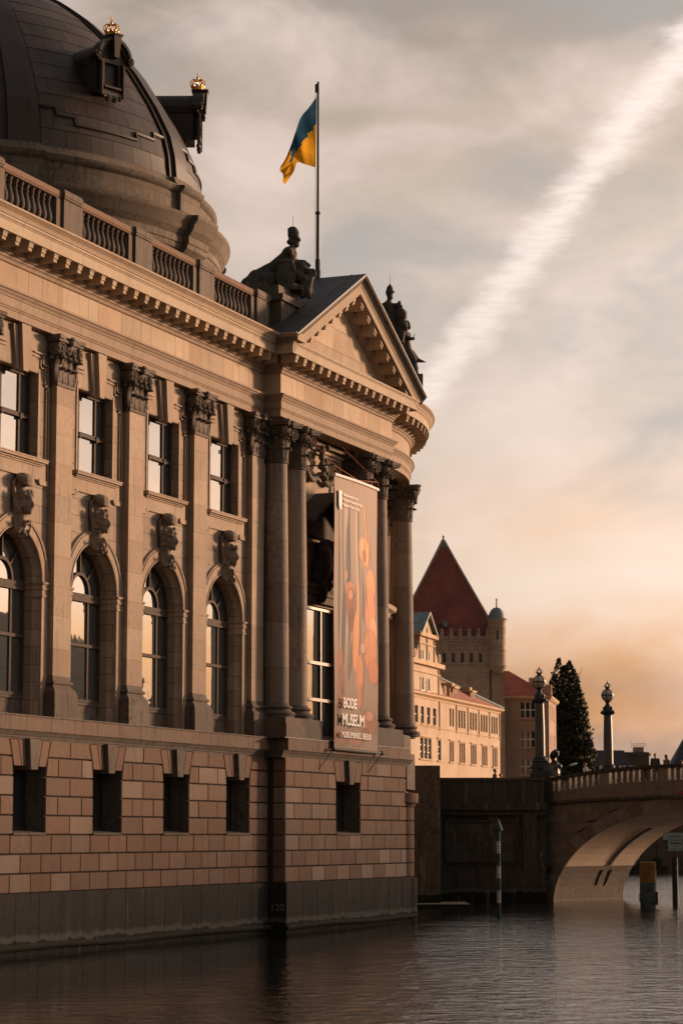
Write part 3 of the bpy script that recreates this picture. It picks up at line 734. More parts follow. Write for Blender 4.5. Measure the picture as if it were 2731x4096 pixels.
    for (ya, yb) in ((-1.265, -.725), (-.595, .595), (.725, 1.265)):
        for (za, zb) in ((17.2, 18.52), (18.74, 20.07)):
            t1, t2 = rnd.uniform(-.006, .006), rnd.uniform(-.004, .004)
            m = MB(); m.add([(x-.03+t1, yc+ya, za), (x-.03-t1, yc+yb, za), (x-.03-t1+t2, yc+yb, zb), (x-.03+t1+t2, yc+ya, zb)], [(0, 1, 2, 3)]); mo('pane', m, GLASS, win2)
    # surround with stepped ears, sill, apron, keystone
    m = MB()
    def band(pts, w, x1, x0=xw):      # polyline strip in the wall plane, width w towards +side
        for (a, za), (b_, zb) in zip(pts[:-1], pts[1:]):
            y0, y1 = sorted((a, b_)); z0, z1 = sorted((za, zb)); m.box(x0, x1, yc+y0-w/2, yc+y1+w/2, z0-w/2, z1+w/2)
    for sg in (-1, 1):
        m = MB()
        o = lambda pts: [(sg*y, z) for y, z in pts]
        band(o([(2.07, 16.28), (2.07, 19.68), (1.97, 19.72), (1.97, 20.55)]), .05, -.21)
        band(o([(1.97, 20.55), (1.62, 20.55), (1.62, 20.92), (1.0, 20.92)]), .05, -.205)
        band(o([(1.93, 16.4), (1.93, 19.8), (1.83, 19.84), (1.83, 20.42)]), .04, -.235)
        band(o([(1.83, 20.42), (1.48, 20.42), (1.48, 20.78), (1.0, 20.78)]), .04, -.23)
        a, b_ = sorted((sg*1.50, sg*2.09)); m.box(xw, -.215, yc+a, yc+b_, 16.23, 16.40)
        m.box(xw, -.20, yc+min(sg*1.42, sg*1.56), yc+max(sg*1.42, sg*1.56), 16.30, 16.44)
        a, b_ = sorted((sg*1.38, sg*1.48)); m.box(xw, -.26, yc+a, yc+b_, 17.1, 20.3)
        mo('window_surround', m, ST, wal)
    m = MB(); m.box(xw, -.225, yc-1.9, yc+1.9, 16.39, 16.93); mo('apron', m, ST, wal)
    m = MB()
    for (d, za, zb, h) in ((-.18, 16.86, 16.92, 1.62), (-.12, 16.92, 16.98, 1.68), (-.03, 16.98, 17.06, 1.76), (-.01, 17.06, 17.11, 1.79)): m.box(-.66, d, yc-h, yc+h, za, zb)
    mo('sill', m, ST, wal)
    for (wb, wt, x1, za, zb) in ((.36, .62, -.16, 20.05, 21.62), (.17, .33, .0, 20.02, 21.66)):
        m = MB(); m.hexa([(xw, yc-wb, za), (x1, yc-wb, za), (x1, yc+wb, za), (xw, yc+wb, za), (xw, yc-wt, zb), (x1, yc-wt, zb), (x1, yc+wt, zb), (xw, yc+wt, zb)]); mo('keystone', m, ST, wal)
    for sg in (-1, 1):
        m = MB(); wb, wt = .40, .66; ys = [sg*wb, sg*(wb+.95), sg*(wt+.95), sg*wt]
        m.prism([(xw, yc+y, z) for y, z in zip(ys, (20.21, 20.21, 21.35, 21.35))], (.025, 0, 0)); mo('flat_arch_stone', m, ST, wal)
    k = mo('keystone_mask', keystone_mask(idx*3+1 if idx % 2 else idx*2), ST_M, wal, loc=(-.22, yc-Y0, 14.2)); remesh(k, .035)
for i, yc in enumerate(BAYS): build_bay(yc, i)

# ---- rusticated ground storey
RW = [(7.26, 6.64), (6.64, 5.98), (5.98, 5.32), (5.32, 4.66), (4.66, 4.01), (4.01, 3.355), (3.355, 2.70), (2.70, 2.05)]
XR = .43
gst = mo('ground_storey', MB().box(-1.0, .345, YL, 93.0, 0, 7.9).box(-1.0, 1.145, 92.97, 107.3, 0, 7.9), MORTAR)
def rblock(pts, x, pale):
    m = MB(); m.fblock(pts, x-.55, x+random.uniform(-.006, .006), .018); mo('stone_block', m, ST_RP if pale else ST_R, gst)
JV, JH = .018, .028
def course(row, segs, x):
    for pts4 in segs:
        yl0, yr0, yl1, yr1 = pts4; zt, zb = row
        rblock([(yl0+JV, zb+JH), (yr0-JV, zb+JH), (yr1-JV, zt-JH), (yl1+JV, zt-JH)], x, random.random() < .15)
def split(a, b_, n, off=0): return [a+(b_-a)*k/n for k in range(n+1)]
WH = 1.115
def pier(ya, yb, x, wide, cornerL=False, cornerR=False):
    """five courses between two windows: ya/yb = window edges"""
    L0 = 0 if cornerL else -.22; L1 = 0 if cornerL else -.10; R0 = 0 if cornerR else .22; R1 = 0 if cornerR else .10
    w = yb-ya; nb = max(1, round(w/1.72))
    for r in range(5):
        top = RW[r]
        if r % 2 == 0: cuts = split(ya, yb, nb)
        else:
            h = w/nb; cuts = [ya]+[ya+h*(k+.5) for k in range(nb)]+[yb]
        segs = []
        for k in range(len(cuts)-1):
            a, b_ = cuts[k], cuts[k+1]; fa, fb = k == 0, k == len(cuts)-2
            la0 = a; la1 = a; rb0 = b_; rb1 = b_
            if r == 0: la0 += (.02+.11 if fa and not cornerL else 0); la1 += (.33 if fa and not cornerL else 0); rb0 -= (.13 if fb and not cornerR else 0); rb1 -= (.33 if fb and not cornerR else 0)
            if r == 1: la1 += (.11 if fa and not cornerL else 0); rb1 -= (.11 if fb and not cornerR else 0)
            segs.append((la0, rb0, la1, rb1))
        course(top, segs, x)
def lintel(yc, x, wh):
    e0, e1 = wh, wh+.30
    cuts0 = [-e0, -e0*.52, -.26, .26, e0*.52, e0]; cuts1 = [-e1, -e1*.60, -.37, .37, e1*.60, e1]
    for k in range(5):
        key = k == 2; xx = x+(.17 if key else .0)
        m = MB(); zb = 6.20 if key else 6.32; zt = 7.25 if key else 7.235
        m.fblock([(yc+cuts0[k]+.012, zb), (yc+cuts0[k+1]-.012, zb), (yc+cuts1[k+1]-.012, zt), (yc+cuts1[k]+.012, zt)], x-.6, xx, .015)
        mo('keystone' if key else 'voussoir', m, ST_S if key else ST_R, gst)
def basement_window(yc, x, wh):
    m = MB(); m.box(x-1.1, x-.12, yc-wh-.1, yc-wh+.02, 4.0, 6.4); m.box(x-1.1, x-.12, yc+wh-.02, yc+wh+.1, 4.0, 6.4)
    m.hexa([(x-1.1, yc-wh, 4.0), (x+.03, yc-wh, 4.0), (x+.03, yc+wh, 4.0), (x-1.1, yc+wh, 4.0), (x-1.1, yc-wh, 4.2), (x+.03, yc-wh, 4.08), (x+.03, yc+wh, 4.08), (x-1.1, yc+wh, 4.2)]); mo('window_jamb', m, ST_S, gst)
    m = MB(); xw = x-.85
    for y in (-wh, -.035, wh-.07): m.box(xw, xw+.07, yc+y, yc+y+.07, 4.2, 6.3)
    m.box(xw+.001, xw+.071, yc-wh, yc+wh, 4.2, 4.28); m.box(xw+.001, xw+.071, yc-wh, yc+wh, 6.2, 6.3)
    w = mo('basement_window', m, IRON, gst)
    for a, b_ in ((-wh+.07, -.035), (.035, wh-.07)):
        m = MB(); m.add([(xw+.02, yc+a, 4.28), (xw+.02, yc+b_, 4.28), (xw+.02, yc+b_, 6.2), (xw+.02, yc+a, 6.2)], [(0, 1, 2, 3)]); mo('pane', m, GLASSB, w)
    # recess cut through the mortar backing is a dark box
    m = MB(); m.box(x-.8501, x-.05, yc-wh+.002, yc+wh-.002, 4.15, 6.3)
# recess: rebuild the backing as strips around the windows
bpy.data.objects.remove(gst, do_unlink=True)
m = MB(); m.wall(YL, 93.0, -1, 7.9, [(yc-WH, yc+WH, 4.01, 6.32) for yc in BAYS], .345, 1.4); m.wall(92.97, 107.3, -1, 7.9, [(YC-.1-1.42, YC-.1+1.42, 4.01, 6.32)], 1.145, 1.4)
m.add([(.3, 92.97, -1), (1.145, 92.97, -1), (1.145, 92.97, 7.9), (.3, 92.97, 7.9)], [(0, 1, 2, 3)]); m.add([(-1, 107.3, -1), (1.145, 107.3, -1), (1.145, 107.3, 7.9), (-1, 107.3, 7.9)], [(0, 1, 2, 3)])
m.add([(-1, YL, 7.9), (.345, YL, 7.9), (.345, 93, 7.9), (-1, 93, 7.9)], [(0, 1, 2, 3)]); m.add([(-1, 92.97, 7.9), (1.145, 92.97, 7.9), (1.145, 107.3, 7.9), (-1, 107.3, 7.9)], [(0, 1, 2, 3)])
gst = mo('ground_storey', m, MORTAR)
for i, yc in enumerate(BAYS):
    lintel(yc, XR, WH); basement_window(yc, XR, WH)
for i in range(4): pier(BAYS[i+1]+WH, BAYS[i]-WH, XR, 2)
pier(BAYS[0]+WH, 92.95, XR, 1, cornerR=True)
XB = XR+XA
YB0, YB1 = 92.93, 107.35
lintel(YC-.1, XB, 1.42); basement_window(YC-.1, XB, 1.42)
pier(YB0, YC-.1-1.42, XB, 3, cornerL=True); pier(YC-.1+1.42, YB1, XB, 3, cornerR=True)
for r in (5, 6, 7):
    o = 0 if r != 6 else BAY/8
    ys = [92.93-BAY/4*k-o for k in range(0, 19)]; ys = [92.96]+[y for y in ys if y < 92.7]; ys = [y for y in ys if y > YL]+[YL]
    course(RW[r], [(b_, a, b_, a) for a, b_ in zip(ys[:-1], ys[1:])], XR)
    n = 10; cuts = split(YB0, YB1, n)
    if r == 6: cuts = [YB0]+[(a+b_)/2 for a, b_ in zip(cuts[:-1], cuts[1:])]+[YB1]
    course(RW[r], [(a, b_, a, b_) for a, b_ in zip(cuts[:-1], cuts[1:])], XB)
# string course over the ground storey
PB = [(0, YL), (0, YA0-.3), (XA, YA0-.3), (XA, 107.3), (-.2, 107.3)]
m = MB(); m.sweep(PB, [(.2, 7.20), (.43, 7.20), (.43, 7.26), (.46, 7.28), (.46, 7.33), (.49, 7.36), (.54, 7.44), (.58, 7.50), (.60, 7.50), (.2, 7.52)]); mo('string_course_moulding', m, ST_S)
def ledge(y0, y1, n, x):
    for k in range(n):
        a, b_ = y0+(y1-y0)*k/n, y0+(y1-y0)*(k+1)/n
        m = MB(); m.fblock([(a+.003, 7.5), (b_-.003, 7.5), (b_-.003, 8.0), (a+.003, 8.0)], x-1.2, x, .008); mo('ledge_stone', m, ST_L)
ledge(YL, 92.7, 17, .62); ledge(92.78, 107.46, 9, 1.42)
m = MB(); m.sweep(PB[:4], [(.3, 8.0), (.65, 8.0), (.65, 8.035), (.3, 8.05)]); mo('ledge_flashing', m, ROOFM)
m = MB(); m.box(-1, .66, YL, 92.7, 7.99, 8.03); m.box(-1, 1.40, 92.7, 107.4, 7.99, 8.032); mo('ledge_top', m, ST_S)
# plinth in the water
def plinth(y0, y1, n, x):
    for k in range(n):
        a, b_ = y0+(y1-y0)*k/n, y0+(y1-y0)*(k+1)/n
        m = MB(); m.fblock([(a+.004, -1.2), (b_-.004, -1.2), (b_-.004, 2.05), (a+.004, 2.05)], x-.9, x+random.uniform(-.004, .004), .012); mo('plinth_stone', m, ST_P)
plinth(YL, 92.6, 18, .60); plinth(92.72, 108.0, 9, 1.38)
m = MB(); m.tube([(.66, YL, .22), (.72, 75, .3), (.66, 80, .22), (.73, 85, .3), (.68, 92.6, .25)], .1, 6); m.tube([(1.44, 92.6, .22), (1.5, 97, .3), (1.45, 103, .22), (1.5, 108, .28)], .1, 6)
al = mo('algae_fringe', m, plain('algae', (.018, .016, .009), .95, nscale=9, bump=1.)); al['kind'] = 'stuff'
# gauge number painted on the plinth return
def text(name, body, size, mat, parent, loc, rot, align='LEFT', bold=0.0, space=1.0):
    cu = bpy.data.curves.new(name, 'FONT'); cu.body = body; cu.size = size; cu.align_x = align; cu.extrude = .002; cu.offset = bold; cu.space_character = space
    cu.resolution_u = 3; tmp = bpy.data.objects.new(name+'_t', cu); COL.objects.link(tmp)
    dg = bpy.context.evaluated_depsgraph_get(); me = bpy.data.meshes.new_from_object(tmp.evaluated_get(dg)); bpy.data.objects.remove(tmp, do_unlink=True)
    o = bpy.data.objects.new(name, me); COL.objects.link(o); me.materials.clear(); me.materials.append(mat); o.parent = parent; o.location = loc; o.rotation_euler = rot
    return o
text('painted_number', '120', .42, plain('faded_white_paint', (.20, .19, .17), .9), MUS, (.66, 92.712-Y0, .9), (R_(90), 0, 0))

# ---- columns of the pediment bay and round corner
def make_column(x, y, par, rz=0):
    global CAPC
    core = mo('column', MB().lathe([(.44, 9.3), (.40, 19.7)], 20), MORTAR, par, loc=(x, y, 0), rot=(0, 0, rz))
    rad = lambda z: .565-.095*max(0, (z-9.5)/10.25)**1.6
    zs = [9.5, 11.0, 12.9, 14.6, 16.4, 18.1, 19.74]
    for a, b_ in zip(zs[:-1], zs[1:]):
        m = MB(); n = 4; m.lathe([(rad(a)-.012, a), (rad(a), a+.008)]+[(rad(a+(b_-a)*k/n), a+(b_-a)*k/n) for k in range(1, n)]+[(rad(b_), b_-.008), (rad(b_)-.012, b_)], 40)
        obj('shaft_drum', m, ST_C, core)
    m = MB(); m.lathe([(.80, 8.88), (.80, 8.98), (.84, 9.02), (.845, 9.08), (.80, 9.14), (.72, 9.15), (.66, 9.22), (.65, 9.27), (.69, 9.28), (.725, 9.32), (.72, 9.37), (.67, 9.40), (.62, 9.41), (.61, 9.45), (.575, 9.52)], 40)
    obj('base', m, ST_S, core)
    if CAPC is None: CAPC = obj('capital', capital_col(.47), ST_S, core, (0, 0, 19.73))
    else: inst('capital', CAPC, core, (0, 0, 19.73))
for y in (94.0, 96.05, 103.95, 106.0): make_column(.3, y, MUS)
for a in (20.5, 28.5, 41, 48): make_column(RC[0]+16.62*math.cos(R_(a)), RC[1]+16.62*math.sin(R_(a)), MUS, R_(a))
for ya, yb in ((92.95, 97.0), (103.0, 107.05)):
    ym = (ya+yb)/2
    for k, (a, b_) in enumerate(((ya, ym-.02), (ym+.02, yb))):
        m = MB(); m.box(-.6, 1.26-.03*k, a, b_, 8.03, 8.62); m.box(-.6, 1.22-.03*k, a+.03, b_-.03, 8.62, 8.89); mo('column_pedestal', m, ST_S)
m = MB(); m.lathe([(16.9, 6.2), (17.2, 6.2), (17.2, 7.95), (15.5, 7.96), (17.0, 8.0), (17.0, 8.85), (15.5, 8.9)], 40, (RC[0], RC[1], 0), R_(8), R_(95)); mo('round_pedestal', m, ST_S)
m = MB(); m.lathe([(15.55, 14.7), (16.0, 14.75), (16.05, 14.95), (16.3, 15.05), (16.35, 15.25), (15.55, 15.3)], 40, (RC[0], RC[1], 0), R_(4), R_(95)); mo('round_ledge', m, ST)
m = MB(); m.lathe([(16.5, -1), (16.5, 7.9)], 40, (RC[0], RC[1], 0), R_(0), R_(95)); mo('round_base', m, ST_R)
# pilaster strips behind the columns, soffit of the recess
for y in (94.0, 96.05, 103.95, 106.0):
    m = MB(); m.box(-.9, -.42, y-.5, y+.5, 8.0, 19.9); m.box(-.9, -.36, y-.56, y+.56, 19.9, 20.0); m.box(-.9, -.3, y-.55, y+.55, 20.0, 21.7); mo('wall_pilaster', m, ST_C)
m = MB(); m.box(-1.2, XA-.3, 93.35, 106.7, 21.705, 21.9); mo('recess_soffit', m, ST)
# recess between the column pairs: doorway window, aedicule and carved panel
rx = -.36
m = MB(); m.wall(96.9, 103.1, 8.0, 21.7, [(97.6, 102.5, 8.3, 14.2)], rx+.02, .4); rec = mo('recess_wall', m, ST)
m = MB(); xx = rx-.3
for y in (97.6, 98.93, 101.02, 102.37): m.box(xx, xx+.14, y, y+.13, 8.3, 14.2)
for z in (8.3, 9.95, 11.6, 14.05): m.box(xx, xx+.18, 97.6, 102.5, z, z+.14)
gw = mo('tall_window', m, plain('brown_window_wood', (.16, .085, .045), .45), rec)
for a, b_ in ((97.73, 98.93), (99.06, 101.02), (101.15, 102.37)):
    for za, zb in ((8.44, 9.95), (10.09, 11.6), (11.74, 14.05)):
        t = random.uniform(-.008, .008); m = MB(); m.add([(xx+.05+t, a, za), (xx+.05-t, b_, za), (xx+.05-t, b_, zb), (xx+.05+t, a, zb)], [(0, 1, 2, 3)]); mo('pane', m, GLASS, gw)
m = MB(); m.sweep([(rx, 97.3), (rx+.25, 97.3), (rx+.25, 102.7), (rx, 102.7)], [(-.1, 14.3), (.02, 14.3), (.02, 14.6), (.1, 14.65), (.1, 14.8), (.2, 14.95), (.2, 15.1), (-.1, 15.1)]); mo('window_cornice', m, ST_S, rec)
for y in (97.6, 101.9):
    m = MB(); m.box(rx, rx+.3, y, y+.5, 15.1, 17.0); m.box(rx, rx+.4, y-.1, y+.6, 17.0, 17.25); mo('aedicule_pier', m, ST_S, rec)
m = MB(); m.prism([(rx, 97.0, 17.25), (rx, 103.0, 17.25), (rx, 103.0, 17.6), (rx, 100, 19.1), (rx, 97.0, 17.6)], (.35, 0, 0)); m.hexa([(rx, 96.9, 17.6), (rx+1.2, 96.9, 17.6), (rx+1.2, 100, 19.15), (rx, 100, 19.15), (rx, 96.9, 17.75), (rx+1.2, 96.9, 17.75), (rx+1.2, 100, 19.3), (rx, 100, 19.3)])
m.hexa([(rx, 100, 19.15), (rx+1.2, 100, 19.15), (rx+1.2, 103.1, 17.6), (rx, 103.1, 17.6), (rx, 100, 19.3), (rx+1.2, 100, 19.3), (rx+1.2, 103.1, 17.75), (rx, 103.1, 17.75)]); mo('aedicule_pediment', m, ST_K, rec)
m = MB(); rn = random.Random(5)
for k in range(40): m.ell((rx+.3+rn.uniform(-.1, .25), 100+rn.uniform(-.6, .6), 15.1+rn.uniform(0, 1.9)), (rn.uniform(.12, .25), rn.uniform(.12, .3), rn.uniform(.15, .4)), 7, 5)
m.ell((rx+.4, 100, 16.2), (.35, .55, 1.0)); m.ell((rx+.35, 100, 14.9), (.25, .25, .6)); remesh(mo('carved_cartouche', m, ST_S, rec), .05)
m = MB()
for (a, b_, z0, z1, d) in ((97.3, 97.45, 19.2, 21.2, .12), (102.55, 102.7, 19.2, 21.2, .12), (97.45, 102.55, 21.05, 21.2, .12), (97.1, 102.9, 21.2, 21.32, .2), (97.1, 102.9, 21.45, 21.6, .3)): m.box(rx, rx+d, a, b_, z0, z1)
mo('panel_frame', m, ST, rec)
m = MB()
for sgn in (-1, 1):
    for k in range(14):
        t = k/13; m.ell((rx+.22, 100+sgn*(.2+1.7*t), 20.1-.45*math.sin(math.pi*t)+.35*t), (.13, .14, .15), 7, 5)
    for k in range(7): m.ell((rx+.2, 100+sgn*(1.95+.05*math.sin(k)), 20.5-.2*k), (.11, .13, .14), 7, 5)
for k in range(12): m.ell((rx+.35+rn.uniform(-.1, .12), 100+rn.uniform(-.3, .3), 21.4-k*.13), (.16, .18, .15), 7, 5)
remesh(mo('festoon', m, ST_S, rec), .045)
# rounded buttress at the foot of the corner
bc = (.42, 107.95)
for r in range(3, 8):
    zt, zb = RW[r]
    for k in range(3):
        a0, a1 = R_(-50+58*k), R_(-50+58*(k+1))-.03
        m = MB(); m.lathe([(.4, zb+JH), (.9, zb+JH), (.915, zb+JH+.015), (.915, zt-JH-.015), (.9, zt-JH), (.4, zt-JH)], 8, (bc[0], bc[1], 0), a0, a1, smooth=True); mo('buttress_stone', m, ST_R)
m = MB(); m.lathe([(.86, 2.0), (.86, 5.4)], 24, (bc[0], bc[1], 0)); mo('buttress_core', m, MORTAR)
m = MB(); m.lathe([(.5, 5.32), (.95, 5.33), (.97, 5.4), (1.05, 5.48), (1.12, 5.52), (1.12, 5.95), (.2, 6.05)], 32, (bc[0], bc[1], 0)); mo('buttress_cap', m, ST_R)
m = MB(); m.lathe([(1.05, -1), (1.05, 2.02), (.5, 2.05)], 32, (bc[0], bc[1], 0)); mo('buttress_plinth', m, ST_P)

# ---- dome
DC = (-28.8, 115.3)
seg = [R_(-.5+45*k) for k in range(8)]
def near_rib(a):
    return min(abs((a-s+math.pi) % (2*math.pi)-math.pi) for s in seg)
hwid = R_(4.6)
def lathe_r(prof, off, lo=-120, hi=60, n=90):
    angs = sorted([R_(lo+(hi-lo)*k/n) for k in range(n+1)]+[s+t*(hwid+d) for s in seg for t in (-1, 1) for d in (-.0015, .0015)]+[s-2*math.pi+t*(hwid+d) for s in seg for t in (-1, 1) for d in (-.0015, .0015)])
    angs = [a for a in angs if R_(lo) <= a <= R_(hi)]
    m = MB(); vs = []; k = len(prof); fs = []
    for a in angs:
        o = off if near_rib(a) < hwid else 0
        for r, z in prof: vs.append((DC[0]+(r+o)*math.cos(a), DC[1]+(r+o)*math.sin(a), z))
    for i in range(len(angs)-1):
        for q in range(k-1): fs.append((i*k+q, (i+1)*k+q, (i+1)*k+q+1, i*k+q+1))
    return m.add(vs, fs, True)
drum = mo('dome_drum', lathe_r([(14.2, 25), (14.2, 33.6), (14.4, 33.62), (14.4, 33.9), (14.25, 33.95), (14.25, 34.4), (14.4, 34.6), (14.7, 34.85), (14.95, 35.05), (15.0, 35.3), (15.05, 35.32), (15.05, 35.7)], .35), ST_D)
mo('drum_cornice', lathe_r([(15.05, 35.7), (15.2, 35.9), (15.35, 36.1), (15.4, 36.3), (15.55, 36.5), (15.6, 36.62), (15.6, 36.8), (14.75, 36.9)], .35), ST_D, drum)
mo('drum_parapet', lathe_r([(14.75, 36.9), (14.75, 37.1), (14.6, 37.15), (14.6, 38.15), (14.75, 38.25), (14.85, 38.4), (14.85, 38.55), (14.4, 38.62), (14.25, 38.85), (14.15, 39.1), (13.8, 39.12)], .28), ST_D, drum)
for k in range(6):      # sunken panels in the drum
    for a in (-38, -30, -22, -14, -6, 12, 20): pass
def DR(z):
    zs = [39.0, 40.3, 41.5, 43.2, 45.24, 47.38, 48.91, 50.08, 51.2, 52.2, 52.9]; rs = [14.02, 13.9, 13.6, 12.74, 11.45, 9.75, 8.15, 6.6, 4.6, 2.6, 1.2]
    return float(np.interp(z, zs, rs))
ZS = list(np.linspace(39.05, 52.6, 40))
dome = mo('dome', lathe_r([(DR(z)-.012, z) for z in ZS], 0), SLATE)
lo_, hi_ = -96, 50
zrow = [39.12, 40.1, 41.15, 42.15, 43.15, 44.1, 45.05, 46.0, 46.9, 47.75, 48.5, 49.2, 49.9, 50.7, 51.5]
LUCZ = (42.0, 46.2)
for s0 in (-90.5, -45.5, -.5):
    for r, (za, zb) in enumerate(zip(zrow[:-1], zrow[1:])):
        nc = 6 if r < 8 else 4
        a0, a1 = s0+4.9, s0+45-4.9
        cuts = [a0+(a1-a0)*k/nc for k in range(nc+1)]
        if r % 2: cuts = [a0]+[(p+q)/2 for p, q in zip(cuts[:-1], cuts[1:])]+[a1]
        for p, q in zip(cuts[:-1], cuts[1:]):
            m = MB(); vs = []; off = .008*random.random()
            g = .02/12*57.3*.5
            for j in range(3):
                z = za+.012+(zb-za-.02)*j/2
                for i in range(4):
                    a = R_(p+g+(q-p-2*g)*i/3); rr = DR(z)+.01+off+(.022 if j == 0 else 0); vs.append((DC[0]+rr*math.cos(a), DC[1]+rr*math.sin(a), z))
            fs = [(j*4+i, j*4+i+1, j*4+i+5, j*4+i+4) for j in range(2) for i in range(3)]
            for i in range(4):     # lower edge turned in
                a = R_(p+g+(q-p-2*g)*i/3); rr = DR(za)-.03; vs.append((DC[0]+rr*math.cos(a), DC[1]+rr*math.sin(a), za+.012))
            fs += [(12+i, 13+i, i+1, i) for i in range(3)]
            m.add(vs, fs, True); mo('roof_panel', m, SLATE, dome)
for s in (-90.5, -45.5, -.5, 44.5):
    m = MB(); vs = []; fs = []
    lay = [(-1.0, 0), (-1.0, .16), (-.62, .16), (-.62, .34), (.62, .34), (.62, .16), (1.0, .16), (1.0, 0)]
    for z in ZS:
        for t, h in lay:
            a = R_(s+t*4.3*(14/14)); rr = DR(z)+h; vs.append((DC[0]+rr*math.cos(a), DC[1]+rr*math.sin(a), z))
    k = len(lay)
    for j in range(len(ZS)-1):
        for q in range(k-1): fs.append((j*k+q, j*k+q+1, (j+1)*k+q+1, (j+1)*k+q))
    m.add(vs, fs, True); mo('dome_rib', m, SLATE, dome)
    # stepped sinking at the foot of each field
    steps = [(4.6, 8.6, 41.35), (8.6, 13, 40.95), (13, 30, 40.55), (30, 36.5, 40.95), (36.5, 40.4, 41.35)]
    if s < 40:
        m = MB()
        for a, b_, z in steps:
            vs = []; n = 8
            for i in range(n+1):
                t = R_(s+a+(b_-a)*i/n)
                for rr, zz_ in ((DR(z)+.02, z-.09), (DR(z)+.13, z-.07), (DR(z)+.13, z+.05), (DR(z)+.02, z+.09)): vs.append((DC[0]+rr*math.cos(t), DC[1]+rr*math.sin(t), zz_))
            m.add(vs, [(i*4+q, (i+1)*4+q, (i+1)*4+q+1, i*4+q+1) for i in range(n) for q in range(3)], True)
        for a, z0, z1 in ((8.6, 40.95, 41.35), (13, 40.55, 40.95), (30, 40.55, 40.95), (36.5, 40.95, 41.35)):
            t0, t1 = R_(s+a-.25), R_(s+a+.25)
            vs = [(DC[0]+(DR(z)+h)*math.cos(t), DC[1]+(DR(z)+h)*math.sin(t), z) for z in (z0-.05, z1+.05) for t, h in ((t0, .0), (t0, .13), (t1, .13), (t1, 0))]
            m.add(vs, [(0, 1, 5, 4), (1, 2, 6, 5), (2, 3, 7, 6)])
        mo('dome_step_moulding', m, SLATE, dome)
def crown():
    m = MB(); m.lathe([(.50, 0), (.56, .03), (.56, .12), (.5, .14), (.47, .2), (.5, .28), (.46, .3)], 20, caps=False)
    for k in range(8):
        a = k*math.pi/4; c, s_ = math.cos(a), math.sin(a)
        m.ell((c*.52, s_*.52, .40), (.13, .13, .15), 7, 5); m.ell((c*.5, s_*.5, .25), (.08, .08, .06), 6, 4)
        m.tube([(c*.50, s_*.50, .35), (c*.66, s_*.66, .62), (c*.66, s_*.66, .84), (c*.5, s_*.5, .98), (c*.22, s_*.22, .98), (c*.06, s_*.06, .90)], [.06, .055, .05, .05, .05, .05], 6)
        m.ell((c*.66, s_*.66, .78), .07, 6, 4)
    m.ell((0, 0, .98), .1, 8, 6); m.ell((0, 0, 1.16), .14, 10, 7); m.tube([(0, 0, 1.28), (0, 0, 1.62)], .045, 6); m.box(-.04, .04, -.15, .15, 1.42, 1.5)
    m.ell((0, 0, 1.62), .07, 6, 4)
    return m
CR = None
def lucarne(az):
    """dormer window with curved hood; local x = outward"""
    global CR
    a = R_(az); fx = 14.15
    base = mo('lucarne', MB().box(9.3, fx-.25, -1.12, 1.12, 42.35, 45.0), SLATE, dome, loc=(DC[0], DC[1]-Y0, 0), rot=(0, 0, a))
    m = MB(); n = 14
    hood = lambda r, t: (r*math.sin(t)*1.0, 44.35+r*math.cos(t)*.95)
    pts = [hood(1.35, R_(-78+156*i/n)) for i in range(n+1)]
    m.prism([(9.0, y, z) for y, z in pts]+[(9.0, 1.2, 44.2), (9.0, -1.2, 44.2)], (fx-9.0, 0, 0)); obj('lucarne_roof', m, SLATE, base)
    m = MB()      # face
    m.wall(-1.15, 1.15, 42.2, 45.3, [(-.62, .62, 42.75, 44.55)], fx-.02, .4); obj('lucarne_face', m, SLATE, base)
    m = MB()
    for r0, r1, d in ((1.36, 1.56, .34), (1.12, 1.30, .18)):
        for i in range(n):
            t0, t1 = R_(-74+148*i/n), R_(-74+148*(i+1)/n)
            q = [hood(r0, t0), hood(r1, t0), hood(r1, t1), hood(r0, t1)]
            m.hexa([(fx-.3, *p) for p in q]+[(fx+d, *p) for p in q])
    for sg in (-1, 1):
        y, z = hood(1.5, sg*R_(80)); volute(m, (fx+.2, y*1.02, z-.06), (1, 0, 0), .27); m.tube([(fx-.3, y*1.02, z-.06), (fx+.1, y*1.02, z-.06)], .26, 10)
        m.box(fx-.02, fx+.10, sg*1.0-.12, sg*1.0+.12, 42.2, 44.3); m.box(fx-.02, fx+.16, sg*.98-.06, sg*.98+.06, 42.0, 44.2)
        volute(m, (fx+.04, sg*.32, 41.92), (1, 0, 0), .2); m.ell((fx+.02, sg*.75, 42.0), (.12, .22, .14), 8, 5)
    m.box(fx-.02, fx+.14, -.75, .75, 42.55, 42.68); m.box(fx-.02, fx+.1, -1.15, 1.15, 42.1, 42.3); m.box(fx-.02, fx+.08, -.5, .5, 41.85, 42.12)
    m.hexa([(fx, -.2, 44.5), (fx+.42, -.2, 44.5), (fx+.42, .2, 44.5), (fx, .2, 44.5), (fx, -.34, 45.9), (fx+.5, -.34, 45.9), (fx+.5, .34, 45.9), (fx, .34, 45.9)])
    m.box(fx-.4, fx+.55, -.42, .42, 45.9, 46.02)
    obj('lucarne_mouldings', m, SLATE, base)
    m = MB()
    for y in (-.62, -.24, .17, .55): m.box(fx-.3, fx-.24, y, y+.07, 42.75, 44.55)
    for z in (42.75, 43.35, 43.95, 44.48): m.box(fx-.299, fx-.239, -.62, .62, z, z+.06)
    wnd = obj('lucarne_window', m, IRON, base)
    m = MB(); m.add([(fx-.28, -.6, 42.78), (fx-.28, .6, 42.78), (fx-.28, .6, 44.5), (fx-.28, -.6, 44.5)], [(0, 1, 2, 3)]); obj('lucarne_pane', m, GLASSB, base)
    if CR is None: CR = obj('crown_finial', crown(), GOLD, base, (fx+.02, 0, 46.02))
    else: inst('crown_finial', CR, base, (fx+.02, 0, 46.02))
